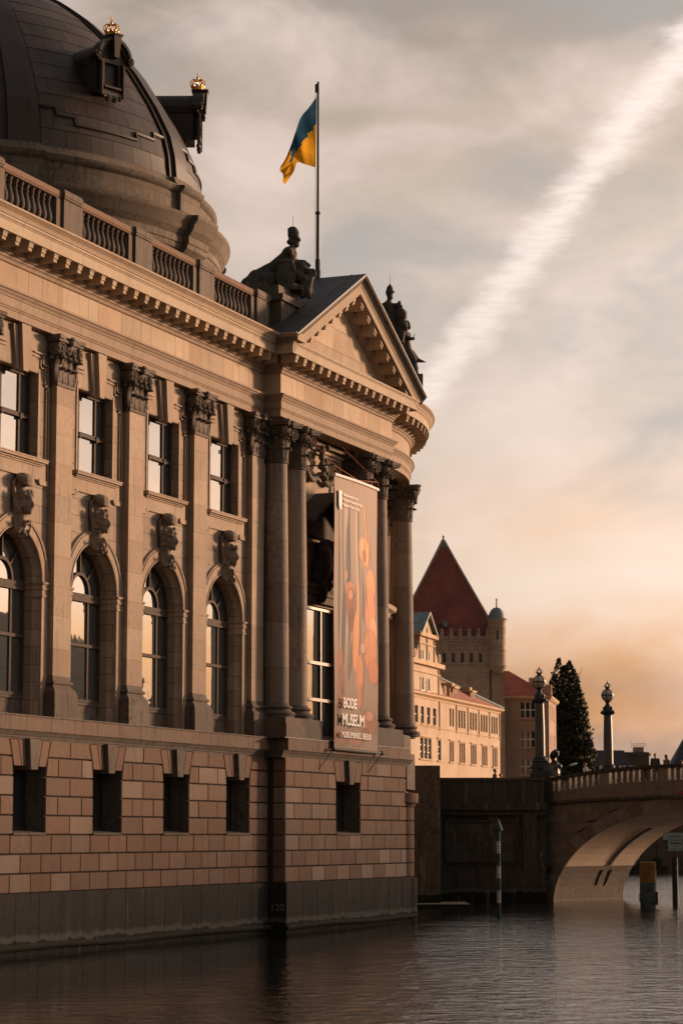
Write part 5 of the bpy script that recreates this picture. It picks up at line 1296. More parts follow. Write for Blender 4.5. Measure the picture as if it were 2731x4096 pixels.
# street lamps on the bridge
def lamp_post(loc, label):
    t = thing('lamp_post', label, 'lamp post', loc, TH, 'column lamps on the bridge')
    m = MB(); m.box(-.6, .6, -.6, .6, -1.3, 0); m.box(-.68, .68, -.68, .68, 0, .25); m.box(-.62, .62, -.62, .62, .25, .42); m.box(-.5, .5, -.5, .5, .42, .95); m.lathe([(.52, .95), (.55, 1.0), (.5, 1.08), (.42, 1.12), (.44, 1.2), (.38, 1.26), (.33, 1.34)], 24)
    for k in range(4): a = k*math.pi/2; m.ell((.5*math.cos(a), .5*math.sin(a), .62), (.15, .15, .12), 8, 6)
    obj('pedestal', m, IRON, t)
    m = MB(); m.lathe([(.315, 1.3), (.32, 1.5), (.31, 3), (.265, 4.62)], 28); obj('shaft', m, plain('granite_shaft', (.075, .066, .055), .45, var=.4, nscale=20) if 'granite_shaft' not in MATS else MATS['granite_shaft'], t)
    m = MB(); m.lathe([(.27, 4.55), (.32, 4.6), (.34, 4.72), (.42, 4.78), (.42, 4.86), (.34, 4.9), (.3, 5.0), (.26, 5.12), (.16, 5.25), (.13, 5.38), (.17, 5.42), (.2, 5.5)], 24)
    for k in range(4):
        a = k*math.pi/2+math.pi/4; m.ell((.45*math.cos(a), .45*math.sin(a), 4.74), (.14, .14, .13), 8, 6); m.ell((.34*math.cos(a), .34*math.sin(a), 5.02), (.08, .08, .12), 7, 5)
    obj('lamp_capital', m, IRON, t)
    obj('globe', MB().ell((0, 0, 5.88), .405, 24, 16), GLOBE, t)
    m = MB(); m.lathe([(.395, 5.84), (.43, 5.84), (.43, 5.93), (.395, 5.93)], 28, caps=False)
    for k in range(3):
        a = k*math.pi/3+.2; m.tube([(.42*math.cos(t_)*math.cos(a), .42*math.cos(t_)*math.sin(a), 5.88+.42*math.sin(t_)) for t_ in [2*math.pi*i/28 for i in range(29)]], .022, 5)
    obj('globe_cage', m, IRON, t)
    m = MB(); m.lathe([(.2, 6.22), (.16, 6.3), (.12, 6.36), (.17, 6.42), (.19, 6.46)], 16)
    for k in range(6):
        a = k*math.pi/3; c, s_ = math.cos(a), math.sin(a); m.tube([(c*.17, s_*.17, 6.44), (c*.2, s_*.2, 6.55), (c*.12, s_*.12, 6.66), (0, 0, 6.68)], .025, 5); m.ell((c*.19, s_*.19, 6.5), .045, 5, 4)
    m.ell((0, 0, 6.73), .06, 7, 5); m.tube([(0, 0, 6.75), (0, 0, 6.9)], [.03, .008], 5)
    obj('lamp_crown', m, IRON, t); return t
lamp_post(sv(12.22, 149.7, 7.5), 'column lamp with glass globe at the near corner of the bridge')
lamp_post(sv(17.72, 161.5, 7.35), 'column lamp with glass globe further along the bridge')
# bronze bust
m = MB(); m.cap((0, 0, .25), (.05, 0, .75), .36, .3); m.cap((-.28, 0, .7), (.3, 0, .68), .2); m.cap((0, 0, .85), (-.02, 0, 1.15), .15, .14); m.ell((-.04, 0, 1.38), (.2, .2, .26)); m.ell((-.22, 0, 1.32), (.06, .05, .1)); m.ell((-.14, 0, 1.2), (.1, .1, .1)); m.ell((.06, 0, 1.45), (.24, .24, .25))
for k in range(34): a, b_ = rr_.uniform(-1.6, 1.6), rr_.uniform(-.2, 1.4); m.ell((.06+.24*math.cos(b_)*math.cos(a), .24*math.cos(b_)*math.sin(a), 1.42+.26*math.sin(b_)), .07, 6, 4)
m.cap((.3, 0, .6), (.25, 0, .1), .13, .1)
t = thing('bust', 'dark bronze bust with thick curly hair beside the near lamp', 'bust', sv(13.05, 149.5, 7.5), TH)
remesh(obj('head_and_shoulders', MB_ := m, BRONZE, t), .03); obj('bust_pedestal', MB().box(-.5, .2, -.35, .35, -.05, .42).box(-.62, .1, -.3, .3, .42, .8), ST_B, t)

# marker pole, dolphin, sign
GRN = plain('green_marker_paint', (.022, .06, .034), .6); WHM = plain('white_marker_paint', (.40, .39, .36), .6)
t = thing('channel_marker', 'green and white banded marker pole with green cone top in the water', 'marker pole', sv(7.7, 120, 0))
zs = [-1.5, .1, .7, 1.3, 1.9, 2.5, 3.1, 3.7, 4.3]
for k, (a, b_) in enumerate(zip(zs[:-1], zs[1:])): obj('band', MB().lathe([(.105, a), (.105, b_)], 16), [GRN, GRN, WHM, GRN, WHM, GRN, WHM, GRN][k], t)
obj('cone_top', MB().lathe([(.105, 4.2), (.22, 4.22), (.22, 4.3), (.02, 4.8)], 16), GRN, t)
t = thing('mooring_dolphin', 'thick yellow topped mooring pile standing before the bridge arch', 'mooring pile', sv(16.9, 135, 0))
obj('pile', MB().lathe([(.45, -2), (.45, .35), (.5, .36), (.5, .8), (.46, .82), (.46, 1.4)], 20), plain('rusty_blue_steel', (.045, .06, .065), .7, var=.5, nscale=3), t); obj('pile_top', MB().lathe([(.452, 1.4), (.452, 2.5), (.40, 2.54)], 20), plain('yellow_pile_paint', (.19, .09, .016), .7, var=.3, nscale=3), t)
obj('fender', MB().box(.44, .58, -.12, .12, .2, .9), IRON, t)
t = thing('river_sign', 'two grey warning boards on a dark pile at the right edge', 'sign', sv(18.8, 138, 0), TH)
obj('pile', MB().lathe([(.17, -2), (.165, 2.75)], 14), BRONZE, t); obj('post', MB().box(-.05, .05, .05, .15, 2.7, 4.2), IRON, t)
BRD = plain('grey_sign_board', (.30, .34, .32), .5, var=.05); BLK = plain('black_print', (.02, .02, .02), .6)
obj('board', MB().box(-.62, .75, .0, .04, 3.74, 4.13), BRD, t); obj('board', MB().box(-.36, .46, -.01, .03, 3.10, 3.70), BRD, t); obj('board_frame', MB().box(-.39, .49, .03, .06, 3.07, 3.73), IRON, t)
text('lettering', 'Spreekanal', .17, BLK, t, (.07, -.006, 3.87), (R_(90), 0, 0), 'CENTER'); text('lettering', 'Achtung', .19, BLK, t, (.05, -.016, 3.50), (R_(90), 0, 0), 'CENTER', .006)
text('lettering', 'starke', .12, BLK, t, (.05, -.016, 3.34), (R_(90), 0, 0), 'CENTER'); text('lettering', 'Querströmung', .11, BLK, t, (.05, -.016, 3.19), (R_(90), 0, 0), 'CENTER')

# ================================================================== BUILDINGS BEYOND
U_ = 1.5
zc_ = lambda z: 1.5*z-2-6.2      # heights above the quay ground (6.2)
def win(par, name, x, y0, y1, z0, z1, nv=2, nh=2, axis='y', fm=None, d=.25, t=.09):
    m = MB(); g = (lambda u0, u1, a, b_: m.box(x-d-.05, x-d+.05, u0, u1, a, b_)) if axis == 'y' else (lambda u0, u1, a, b_: m.box(u0, u1, x+d-.05, x+d+.05, a, b_))
    for k in range(nv+1):
        u = y0+(y1-y0)*k/nv; g(max(y0, u-t/2), min(y1, u+t/2), z0, z1)
    for k in range(nh+1):
        zz_ = z0+(z1-z0)*k/nh; m2 = .004
        u0, u1 = y0, y1
        (m.box(x-d-.05+m2, x-d+.05+m2, u0, u1, max(z0, zz_-t/2), min(z1, zz_+t/2)) if axis == 'y' else m.box(u0, u1, x+d-.05-m2, x+d+.05-m2, max(z0, zz_-t/2), min(z1, zz_+t/2)))
    w = obj(name, m, fm or FRAME, par)
    m = MB(); pts = [(y0, z0), (y1, z0), (y1, z1), (y0, z1)]
    m.add([((x-d-.01, u, z) if axis == 'y' else (u, x+d+.01, z)) for u, z in pts], [(0, 1, 2, 3)]); obj('pane', m, GLASSB, w)
# pale riverside house with scrolled gable
PB_ = thing('gabled_house', 'pale plaster riverside house with scrolled gable and red tiled roof', 'building', (-57.56, 267.54, 6.2), R_(4.85))
u_ = lambda a: a*U_
aw = [(1.3, 2.28), (3.15, 4.07), (5.03, 5.98), (6.9, 7.88)]
lw = [(2.7, 6.45, 3), (8.2, 9.5, 1), (12.1, 13.7, 2), (15.37, 17.55, 3), (19.4, 21.6, 3), (23.4, 25.6, 3), (27.35, 29.45, 3)]
uw = [(12.1, 13.85, 2), (15.05, 17.8, 3), (19.05, 21.85, 3), (23.0, 25.8, 3), (26.95, 29.65, 3)]
holes = []; wl = []
for a, b_ in aw: holes.append((u_(a), u_(b_), zc_(12.85), zc_(14.2))); wl.append(holes[-1]+(1, 2))
for a, b_, n in lw:
    w = (b_-a)/n
    for k in range(n): holes.append((u_(a+w*k+.1), u_(a+w*(k+1)-.1), zc_(10.05), zc_(11.7))); wl.append(holes[-1]+(2, 3))
for a, b_, n in uw:
    w = (b_-a)/n
    for k in range(n): holes.append((u_(a+w*k+.16), u_(a+w*(k+1)-.16), zc_(12.98), zc_(14.47))); wl.append(holes[-1]+(1, 2))
m = MB(); m.wall(-14, u_(30.4), -1, zc_(15.1), holes, 0, .35); m.add([(0, u_(30.4), -1), (-14, u_(30.4), -1), (-14, u_(30.4), zc_(15.1)), (0, u_(30.4), zc_(15.1))], [(0, 1, 2, 3)]); m.box(-14, -.5, -13.9, u_(30.3), -1, zc_(15))
obj('wall', m, PALE, PB_)
for k, h in enumerate(wl): win(PB_, 'window', 0, *h[:4], h[4], h[5], fm=WROCK if k < 12 else FRAME)
for a, b_ in aw:
    m = MB(); m.sweep([(.02, u_(a)-.1), (.02, u_(b_)+.1)], [(0, zc_(12.7)), (.15, zc_(12.7)), (.15, zc_(12.78)), (0, zc_(12.8))]); obj('sill', m, PALE_T, PB_)
for (a, b_, z) in [(x[0]-.15, x[1]+.15, 9.92) for x in lw]+[(x[0]-.15, x[1]+.15, 11.78) for x in lw]:
    m = MB(); m.box(0, .18, u_(a), u_(b_), zc_(z), zc_(z)+.16); obj('window_ledge', m, PALE_T, PB_)
m = MB(); m.sweep([(0, -14), (0, u_(30.4)), (-3, u_(30.4))], [(0, zc_(14.85)), (.12, zc_(14.85)), (.12, zc_(14.97)), (.4, zc_(15.08)), (.55, zc_(15.12)), (.55, zc_(15.27)), (0, zc_(15.3))]); obj('cornice', m, PALE_T, PB_)
m = MB(); m.sweep([(0, -14), (0, u_(30.4))], [(0, zc_(12.6)), (.1, zc_(12.6)), (.1, zc_(12.68)), (0, zc_(12.7))]); obj('string_course', m, PALE_T, PB_)
for a in (.1, 8.9, 14.5, 18.45, 22.4, 26.35, 30.2):
    m = MB(); m.box(.0, .14, u_(a)-.12, u_(a)+.12, zc_(12.5), zc_(14.85)); obj('lesene', m, PALE_T, PB_)
# gable
def gpoly(pts, d0, d1): return MB().prism([(d0, u_(a), zc_(z)) for a, z in pts], (d1-d0, 0, 0))
def scroll(sg, c, w, z0, h, n=10):
    pts = []
    for i in range(n+1):
        t = i/n; pts.append((c+sg*(w*(1-t)**2.2), z0+h*t))
    return pts
def gable_tier(name, l, r, z0, z1, wl_, wr):
    R1 = scroll(1, r, wr, z0, z1-z0); L1 = scroll(-1, l, wl_, z0, z1-z0)
    return obj(name, gpoly(R1+L1[::-1], -1.0, -.02), PALE, PB_)
gable_tier('gable_lower_tier', .3, 8.9, 15.28, 17.5, 2.2, 2.2); gable_tier('gable_upper_tier', 2.7, 7.4, 17.85, 19.85, 1.6, 2.0)
for (a, b_, z0, z1, e) in ((-.2, 9.6, 17.5, 17.85, .5), (0.1, 9.1, 16.9, 17.0, .15), (2.3, 7.8, 19.8, 20.1, .4), (2.5, 7.6, 19.2, 19.3, .12)):
    m = MB(); m.box(-1.1, e, u_(a), u_(b_), zc_(z0), zc_(z1)); obj('gable_cornice', m, PALE_T, PB_)
obj('gable_top', gpoly([(3.0, 20.1), (7.1, 20.1), (5.05, 21.55)], -.6, .0), PALE, PB_)
m = MB()
for sg in (-1, 1):
    a, b_ = (u_(5.05), zc_(21.75)), (u_(5.05+sg*2.4), zc_(20.0))
    m.hexa([(-4, a[0], a[1]), (.5, a[0], a[1]), (.5, b_[0], b_[1]), (-4, b_[0], b_[1]), (-4, a[0], a[1]+.2), (.5, a[0], a[1]+.2), (.5, b_[0], b_[1]+.2), (-4, b_[0], b_[1]+.2)])
obj('gable_coping', m, COPPER, PB_)
for a, z in ((9.3+1.3, 15.9), (7.4+1.5, 18.35), (1.3, 18.3)):
    m = MB(); volute(m, (.05, u_(a), zc_(z)), (1, 0, 0), .55); obj('scroll', m, PALE_T, PB_)
for (a, b_, z0, z1) in ((3.05, 4.0, 15.5, 16.5), (4.95, 5.9, 15.5, 16.5), (3.35, 3.95, 17.95, 18.7), (5.3, 5.9, 17.95, 18.7)):
    m = MB(); m.box(-.02, .0, u_(a), u_(b_), zc_(z0), zc_(z1)); w = obj('gable_window', m, GLASSB, PB_)
    m = MB()
    for p in (a, b_): m.box(-.05, .07, u_(p)-.06, u_(p)+.06, zc_(z0), zc_(z1))
    m.box(-.049, .09, u_(a)-.06, u_(b_)+.06, zc_(z0)-.1, zc_(z0)); obj('frame', m, WROCK, w)
for a in (.4, 8.7): m = MB(); m.box(-.02, .12, u_(a)-.1, u_(a)+.1, zc_(15.3), zc_(17.5)); obj('lesene', m, PALE_T, PB_)
for a in (2.75, 5.05, 7.3): m = MB(); m.box(-.02, .12, u_(a)-.08, u_(a)+.08, zc_(17.85), zc_(20.6 if a == 5.05 else 19.8)); obj('lesene', m, PALE_T, PB_)
E0 = zc_(15.25)
m = MB(); rz_ = zc_(18.9); m.add([(.45, -14, E0), (.45, u_(30.5), E0), (-9, u_(10.5), rz_+.9), (-9, -14, rz_+.9), (-18, u_(30.5), E0), (-18, -14, E0)], [(0, 1, 2, 3), (1, 4, 2), (4, 5, 3, 2)]); obj('roof', m, TILE2, PB_)
m = MB(); m.tube([(.45, u_(30.5), E0+.1), (-9, u_(10.5), rz_+1.0)], .22, 6); obj('hip_flashing', m, COPPER, PB_)
for a in (17.0, 23.2):
    m = MB(); m.box(-3.5, -1.1, u_(a)-.9, u_(a)+.9, E0+.3, E0+1.7); m.box(-3.6, -.8, u_(a)-1.2, u_(a)+1.2, E0+1.7, E0+1.95); m.box(-3.2, -1.3, u_(a)-.6, u_(a)+.6, E0+1.95, E0+2.4); dd = obj('dormer', m, PALE_T, PB_)
    m = MB(); m.box(-1.12, -1.08, u_(a)-.6, u_(a)+.6, E0+.45, E0+1.6); obj('pane', m, GLASSB, dd)
m = MB(); m.box(-.3, .1, u_(12.2)-.12, u_(12.2)+.12, E0, E0+1.3); obj('snow_post', m, PALE_T, PB_)

# tower with pyramid roof
TW = thing('tower_house', 'square stone tower with steep red pyramid roof and domed corner turret', 'tower', sv(0, 348, 6.2), TH)
tx = lambda r: r*U_
holes = [(tx(r), tx(r+.36), zc_(20.41), zc_(21.35)) for r in (8.79, 9.67, 10.54, 11.42, 12.28, 13.16)]
m = MB(); m.wall(tx(5.2), tx(14.9), -1, zc_(22.5), holes, 0, .5, axis='x')
m.box(tx(5.2), tx(14.9), .6, 16, -1, zc_(22.4)); m.box(tx(14.2), tx(15.62), .05, 16, -1, zc_(19.8)); obj('wall', m, TOWERS, TW)
for h in holes: win(TW, 'window', 0, *h, 1, 1, axis='x', fm=WROCK, d=.35)
for z in (20.2, 22.45):
    m = MB(); m.box(tx(5.1), tx(14.6), -.15, .1, zc_(z), zc_(z)+.22); obj('string_course', m, TOWERS, TW)
for k in range(10):
    r = 6.15+.875*k; m = MB(); w = .27; m.box(tx(r)-w, tx(r)+w, -.05, .5, zc_(22.5), zc_(23.35)); m.ell((tx(r), .2, zc_(23.5)), (.24, .24, .38), 8, 6); obj('battlement', m, TOWERS, TW)
for k in range(9):
    r = 6.15+.875*k; m = MB(); m.box(tx(r)+.28, tx(r+.875)-.28, .1, .3, zc_(22.62), zc_(22.95)); obj('parapet_panel', m, TOWERS, TW)
for k in range(6):
    r = 8.97+.875*k; m = MB(); q = MB().lathe([(.42, 0), (.42, .1), (.3, .12), (.01, .1)], 16); m.add([(tx(r)+x, -z, zc_(21.8)+y) for x, y, z in q.v], q.f); obj('roundel', m, TOWERS, TW)
ax, az_ = tx(10.07), zc_(33.0); hb = tx(5.15); zb = zc_(22.9)
m = MB(); yc_ = .9+hb
base = [(ax-hb, yc_-hb, zb), (ax+hb, yc_-hb, zb), (ax+hb, yc_+hb, zb), (ax-hb, yc_+hb, zb)]
m.add(base+[(ax-.25, yc_, az_), (ax+.25, yc_, az_)], [(0, 1, 5, 4), (1, 2, 5), (2, 3, 4, 5), (3, 0, 4)]); rf = obj('roof', m, TILE, TW)
m = MB()
for p in base: m.tube([p, (ax, yc_, az_)], .16, 5)
obj('hip_tiles', m, TOWERS, rf); m = MB(); m.lathe([(.75, az_-1.3), (.2, az_-.1), (.1, az_+.3), (.2, az_+.4), (.02, az_+.7)], 8, (ax, yc_, 0)); obj('finial', m, COPPER, rf)
m = MB(); r0 = 9.75; m.box(tx(r0), tx(r0+.45), .75, 2.5, zc_(23.9), zc_(24.45)); obj('roof_window', m, COPPER, rf)
tcx, tcy, tr = tx(14.93), .35, tx(.86)
m = MB(); m.lathe([(tr*.55, zc_(19.3)), (tr*.8, zc_(19.6)), (tr*1.05, zc_(19.95)), (tr*1.1, zc_(20.15)), (tr, zc_(20.2)), (tr, zc_(21.5)), (tr*1.06, zc_(21.55)), (tr*1.06, zc_(21.65)), (tr, zc_(21.7)), (tr, zc_(23.75)), (tr*1.04, zc_(23.8)), (tr*1.04, zc_(23.88)), (tr, zc_(23.9)), (tr*1.02, zc_(24.35)), (tr*1.16, zc_(24.55)), (tr*1.16, zc_(24.62))], 20, (tcx, tcy, 0)); tu = obj('turret', m, TOWERS, TW)
m = MB(); m.lathe([(tr*1.18, zc_(24.6)), (tr*1.0, zc_(24.7)), (tr*.92, zc_(25.0)), (tr*.75, zc_(25.35)), (tr*.45, zc_(25.65)), (.12, zc_(25.75)), (.08, zc_(26.4)), (.16, zc_(26.45)), (.02, zc_(26.65))], 20, (tcx, tcy, 0)); obj('turret_dome', m, COPPER, tu)
m = MB(); m.box(tcx-.1, tcx+.1, tcy-tr-.03, tcy-tr+.1, zc_(22.6), zc_(23.45)); obj('slit_window', m, DARK, tu)
for z in (23.0, 20.9, 16.0, 13.0): pass
m = MB(); m.lathe([(tr*.9, zc_(20.3)), (tr*.9, zc_(22.9)), (tr*1.1, zc_(23.3)), (tr*.7, zc_(23.8))], 14, (tx(15.3), 9, 0)); obj('rear_turret', m, TOWERS, TW)
m = MB(); m.tube([(tx(14.28), -.15, zc_(22.6)), (tx(14.28), -.15, 0)], .12, 6); obj('downpipe', m, IRON, TW)

# brown rendered house
BH_ = thing('brown_house', 'brown rendered house with white casements and hipped red roof behind the lamp', 'building', sv(24.0, 354, 6.2), TH-R_(9))
bx = lambda r: (r-15.99)*U_
holes = [(bx(17.33), bx(18.85), zc_(a), zc_(b_)) for a, b_ in ((15.28, 16.86), (12.42, 14.04), (9.77, 11.39))]
WD, DP = bx(20.15), 15.0
m = MB(); m.wall(-6, WD, -1, zc_(17.2), holes, 0, .25, axis='x')
sh = [(a, a+.85, zc_(z0), zc_(z1)) for a in (3., 7., 11.) for z0, z1 in ((15.1, 16.6), (12.3, 13.8), (9.6, 11.1))]
m.wall(0, DP, -1, zc_(17.2), sh, WD, .25); m.box(-6, WD-.6, .6, DP, -1, zc_(17.1)); obj('wall', m, BROWN, BH_)
for h in holes: win(BH_, 'window', 0, *h, 3, 2, axis='x', fm=WROCK, t=.16)
for h in sh: win(BH_, 'side_window', WD, *h, 2, 2, fm=FRAME)
for h in holes: m = MB(); m.box(h[0]-.15, h[1]+.15, -.15, .0, h[2]-.25, h[2]); obj('sill', m, BROWN, BH_)
m = MB(); m.sweep([(-6, 0), (WD, 0), (WD, DP)], [(0, zc_(17.0)), (.2, zc_(17.05)), (.5, zc_(17.25)), (.5, zc_(17.4)), (0, zc_(17.45))]); obj('eaves', m, PALE_T, BH_)
e = zc_(17.4); m = MB(); m.add([(-6, -.5, e), (WD+.5, -.5, e), (WD+.5, DP+.5, e), (-6, DP+.5, e), (bx(16.2)-.5, 7, zc_(20.2)), (-6, 7, zc_(20.2))], [(0, 1, 4, 5), (1, 2, 4), (2, 3, 5, 4)]); obj('roof', m, TILE, BH_)
m = MB(); m.box(2.6, 3.3, 9.5, 10.3, e, zc_(19.6)); m.box(2.5, 6, 9.5, 10.3, e, zc_(18.9)); obj('chimney', m, TOWERS, BH_)

# far houses on the bank behind the bridge
def far_house(name, label, r0, r1, ze, zr, d, mat_w, mat_r, dormers=(), hipR=0., hipL=0., dep=9):
    t = thing(name, label, 'building', sv(r0, d, 5.6), TH, 'houses beyond the bridge')
    w = r1-r0; ze -= 5.6; zr -= 5.6
    m = MB(); m.box(0, w, .3, dep, -1, ze); obj('wall', m, mat_w, t)
    m = MB(); m.add([(-.3, 0, ze), (w+.3, 0, ze), (w+.3, dep+.3, ze), (-.3, dep+.3, ze), (hipL, dep/2, zr), (w-hipR, dep/2, zr)], [(0, 1, 5, 4), (1, 2, 5), (2, 3, 4, 5), (3, 0, 4)]); rf = obj('roof', m, mat_r, t)
    for (x, z0, z1) in dormers:
        m = MB(); m.box(x-.75, x+.75, .3, 3, z0-5.6, z1-5.6); dm = obj('dormer', m, mat_r, t)
        for s_ in (-.4, .4): m = MB(); m.box(x+s_-.28, x+s_+.28, .24, .3, z0-5.6+.15, z1-5.6-.1); obj('dormer_window', m, WROCK, dm)
    return t
h1 = far_house('slate_house', 'dark slate roofed house with white dormers behind the second lamp', 47.0, 55.0, 14.2, 19.8, 452, PALE, SLATEH, [(48.0-47+.6, 15.2, 16.9), (52.2-47, 15.2, 16.9), (54-47, 15.2, 16.9), (50-47, 15.2, 16.9)], hipR=2.0)
hb_ = far_house('block_house', 'low dark block with railed roof lantern at the right', 53.5, 62.5, 15.0, 18.2, 470, BROWN, SLATEH, hipR=4.5, hipL=4.4)
m = MB(); m.box(1.6, 6.2, 2, 6, 8, 14.4); m.box(1.3, 6.5, 1.8, 6.2, 13.7, 14.1); obj('block', m, ST_Q, hb_); m = MB(); m.box(3.4, 5.3, 3, 5, 14.4, 15.4); obj('lantern', m, BROWN, hb_)
m = MB()
for k in range(7): m.tube([(3.1+.42*k, 3, 15.4), (3.1+.42*k, 3, 16.1)], .03, 4)
m.tube([(3.1, 3, 16.1), (5.65, 3, 16.1)], .03, 4); m.tube([(3.1, 3, 15.75), (5.65, 3, 15.75)], .03, 4); m.tube([(2.9, 3, 15.3), (2.8, 3, 16.6)], .05, 4); obj('roof_railing', m, IRON, hb_)
far_house('gable_house', 'dark pointed roof edge with chimney at the far right margin', 61.6, 72, 15.6, 22.5, 455, BROWN, SLATEH, hipL=3.2)
t = far_house('mansard_house', 'narrow lit house front with red mansard roof just right of the tall tree', 43.6, 46.6, 19.0, 22.6, 446, PALE, TILE, hipR=2.4, hipL=.3, dep=14)
m = MB(); m.box(-.4, .35, -.5, .2, -1, 25 - 5.6); obj('party_wall', m, PALE, t); m = MB(); m.box(-.5, 3.3, -.4, .3, 19.-5.6-.6, 19-5.6); obj('cornice', m, PALE_T, t)
# far bank wall with hanging creepers
fb = thing('embankment_wall', 'creeper covered embankment wall seen through the bridge arch', 'embankment', sv(30, 266, 0), TH)
m = MB(); m.box(0, 60, .2, 2, -2, 6.4); obj('wall', m, stone('creeper_wall', (.15, .095, .06), dark=(.03, .028, .018), dirt=.9, streak=.9), fb)
m = MB()
for k in range(2600):
    x, zz_ = rr_.uniform(0, 60), rr_.random()**1.6*4.8+.15
    if math.sin(x*1.7)+math.sin(x*.63+1)+1.2 < zz_*.9: continue
    s_ = rr_.uniform(.1, .28); a = rr_.uniform(0, 3); y = .15-rr_.random()*.35
    m.add([(x-s_*math.cos(a), y, zz_-s_), (x+s_*math.cos(a), y-.1, zz_-s_*.4), (x+s_*.6, y, zz_+s_), (x-s_*.6, y+.1, zz_+s_*.5)], [(0, 1, 2, 3)])
o = obj('creeper', m, plain('creeper_leaf', (.03, .035, .014), .8, var=.5), fb, fix=False); o['kind'] = 'stuff'

# tall poplar group behind the brown house
LEAF = plain('poplar_leaf', (.030, .036, .016), .75, var=.55, nscale=1.2)
tr_ = thing('poplar_tree', 'tall dense dark poplar with ragged tips behind the brown house', 'tree', sv(36.9, 392, 6.2), TH)
m = MB(); m.tube([(0, 0, -.5), (.1, 0, 6), (-.1, 0, 14), (0, .1, 24)], [.7, .5, .3, .05], 8)
for k in range(22):
    z = 3+k*.85; a = k*2.4; m.tube([(0, 0, z), (1.2*math.cos(a), 1.2*math.sin(a), z+1.6), (2.2*math.cos(a), 2.2*math.sin(a), z+4)], [.16, .1, .03], 5)
obj('trunk', m, plain('bark', (.05, .04, .03), .9), tr_)
m = MB(); rn = random.Random(21)
spires = [(-3.0, 23, 1.3), (-2.0, 25.8, 1.1), (-1.0, 24.6, 1.3), (0, 25.4, 1.1), (.8, 24, 1.2), (1.4, 21.5, 1.3), (1.9, 18.5, 1.4), (2.4, 14.5, 1.5), (2.8, 10, 1.5), (-2.5, 18, 1.6), (-1, 19, 1.8), (.5, 17, 1.8)]
def lquad(c, s_):
    n = Vector((rn.gauss(0, 1), rn.gauss(0, 1), rn.gauss(0, 1))).normalized(); a = n.orthogonal().normalized(); b_ = n.cross(a)
    m.add([tuple(c+a*s_), tuple(c+b_*s_*.55), tuple(c-a*s_), tuple(c-b_*s_*.55)], [(0, 1, 2, 3)])
for k in range(26000):
    sx, sh_, sw = rn.choice(spires); t = rn.random()**.8; zz_ = t*sh_
    wr = 1.3*sw*(min(1., t/.12))*(1-t**10)*.95+.12; a = rn.uniform(0, 2*math.pi); q = math.sqrt(rn.uniform(.35, 1)); lump = 1+.22*math.sin(zz_*2.1+sx*5+a*2)
    lquad(Vector((sx*(1-.15*t)+wr*q*lump*math.cos(a), wr*q*lump*math.sin(a)*1.1, zz_+.4)), rn.uniform(.16, .36))
obj('crown', m, LEAF, tr_, fix=False)
# street light with bent arm
t = thing('street_light', 'slim street light with bright head reaching over the quay', 'street light', sv(22.6, 250, 6.2), TH)
obj('mast', MB().tube([(0, 0, 0), (0, 0, 3.9), (.25, 0, 4.5), (.9, 0, 4.9)], [.07, .05, .045, .04], 6), IRON, t); obj('lamp_head', MB().ell((1.2, 0, 5.0), (.42, .2, .11), 10, 6, rot=(R_(-18), 'Y')), WHITE, t)

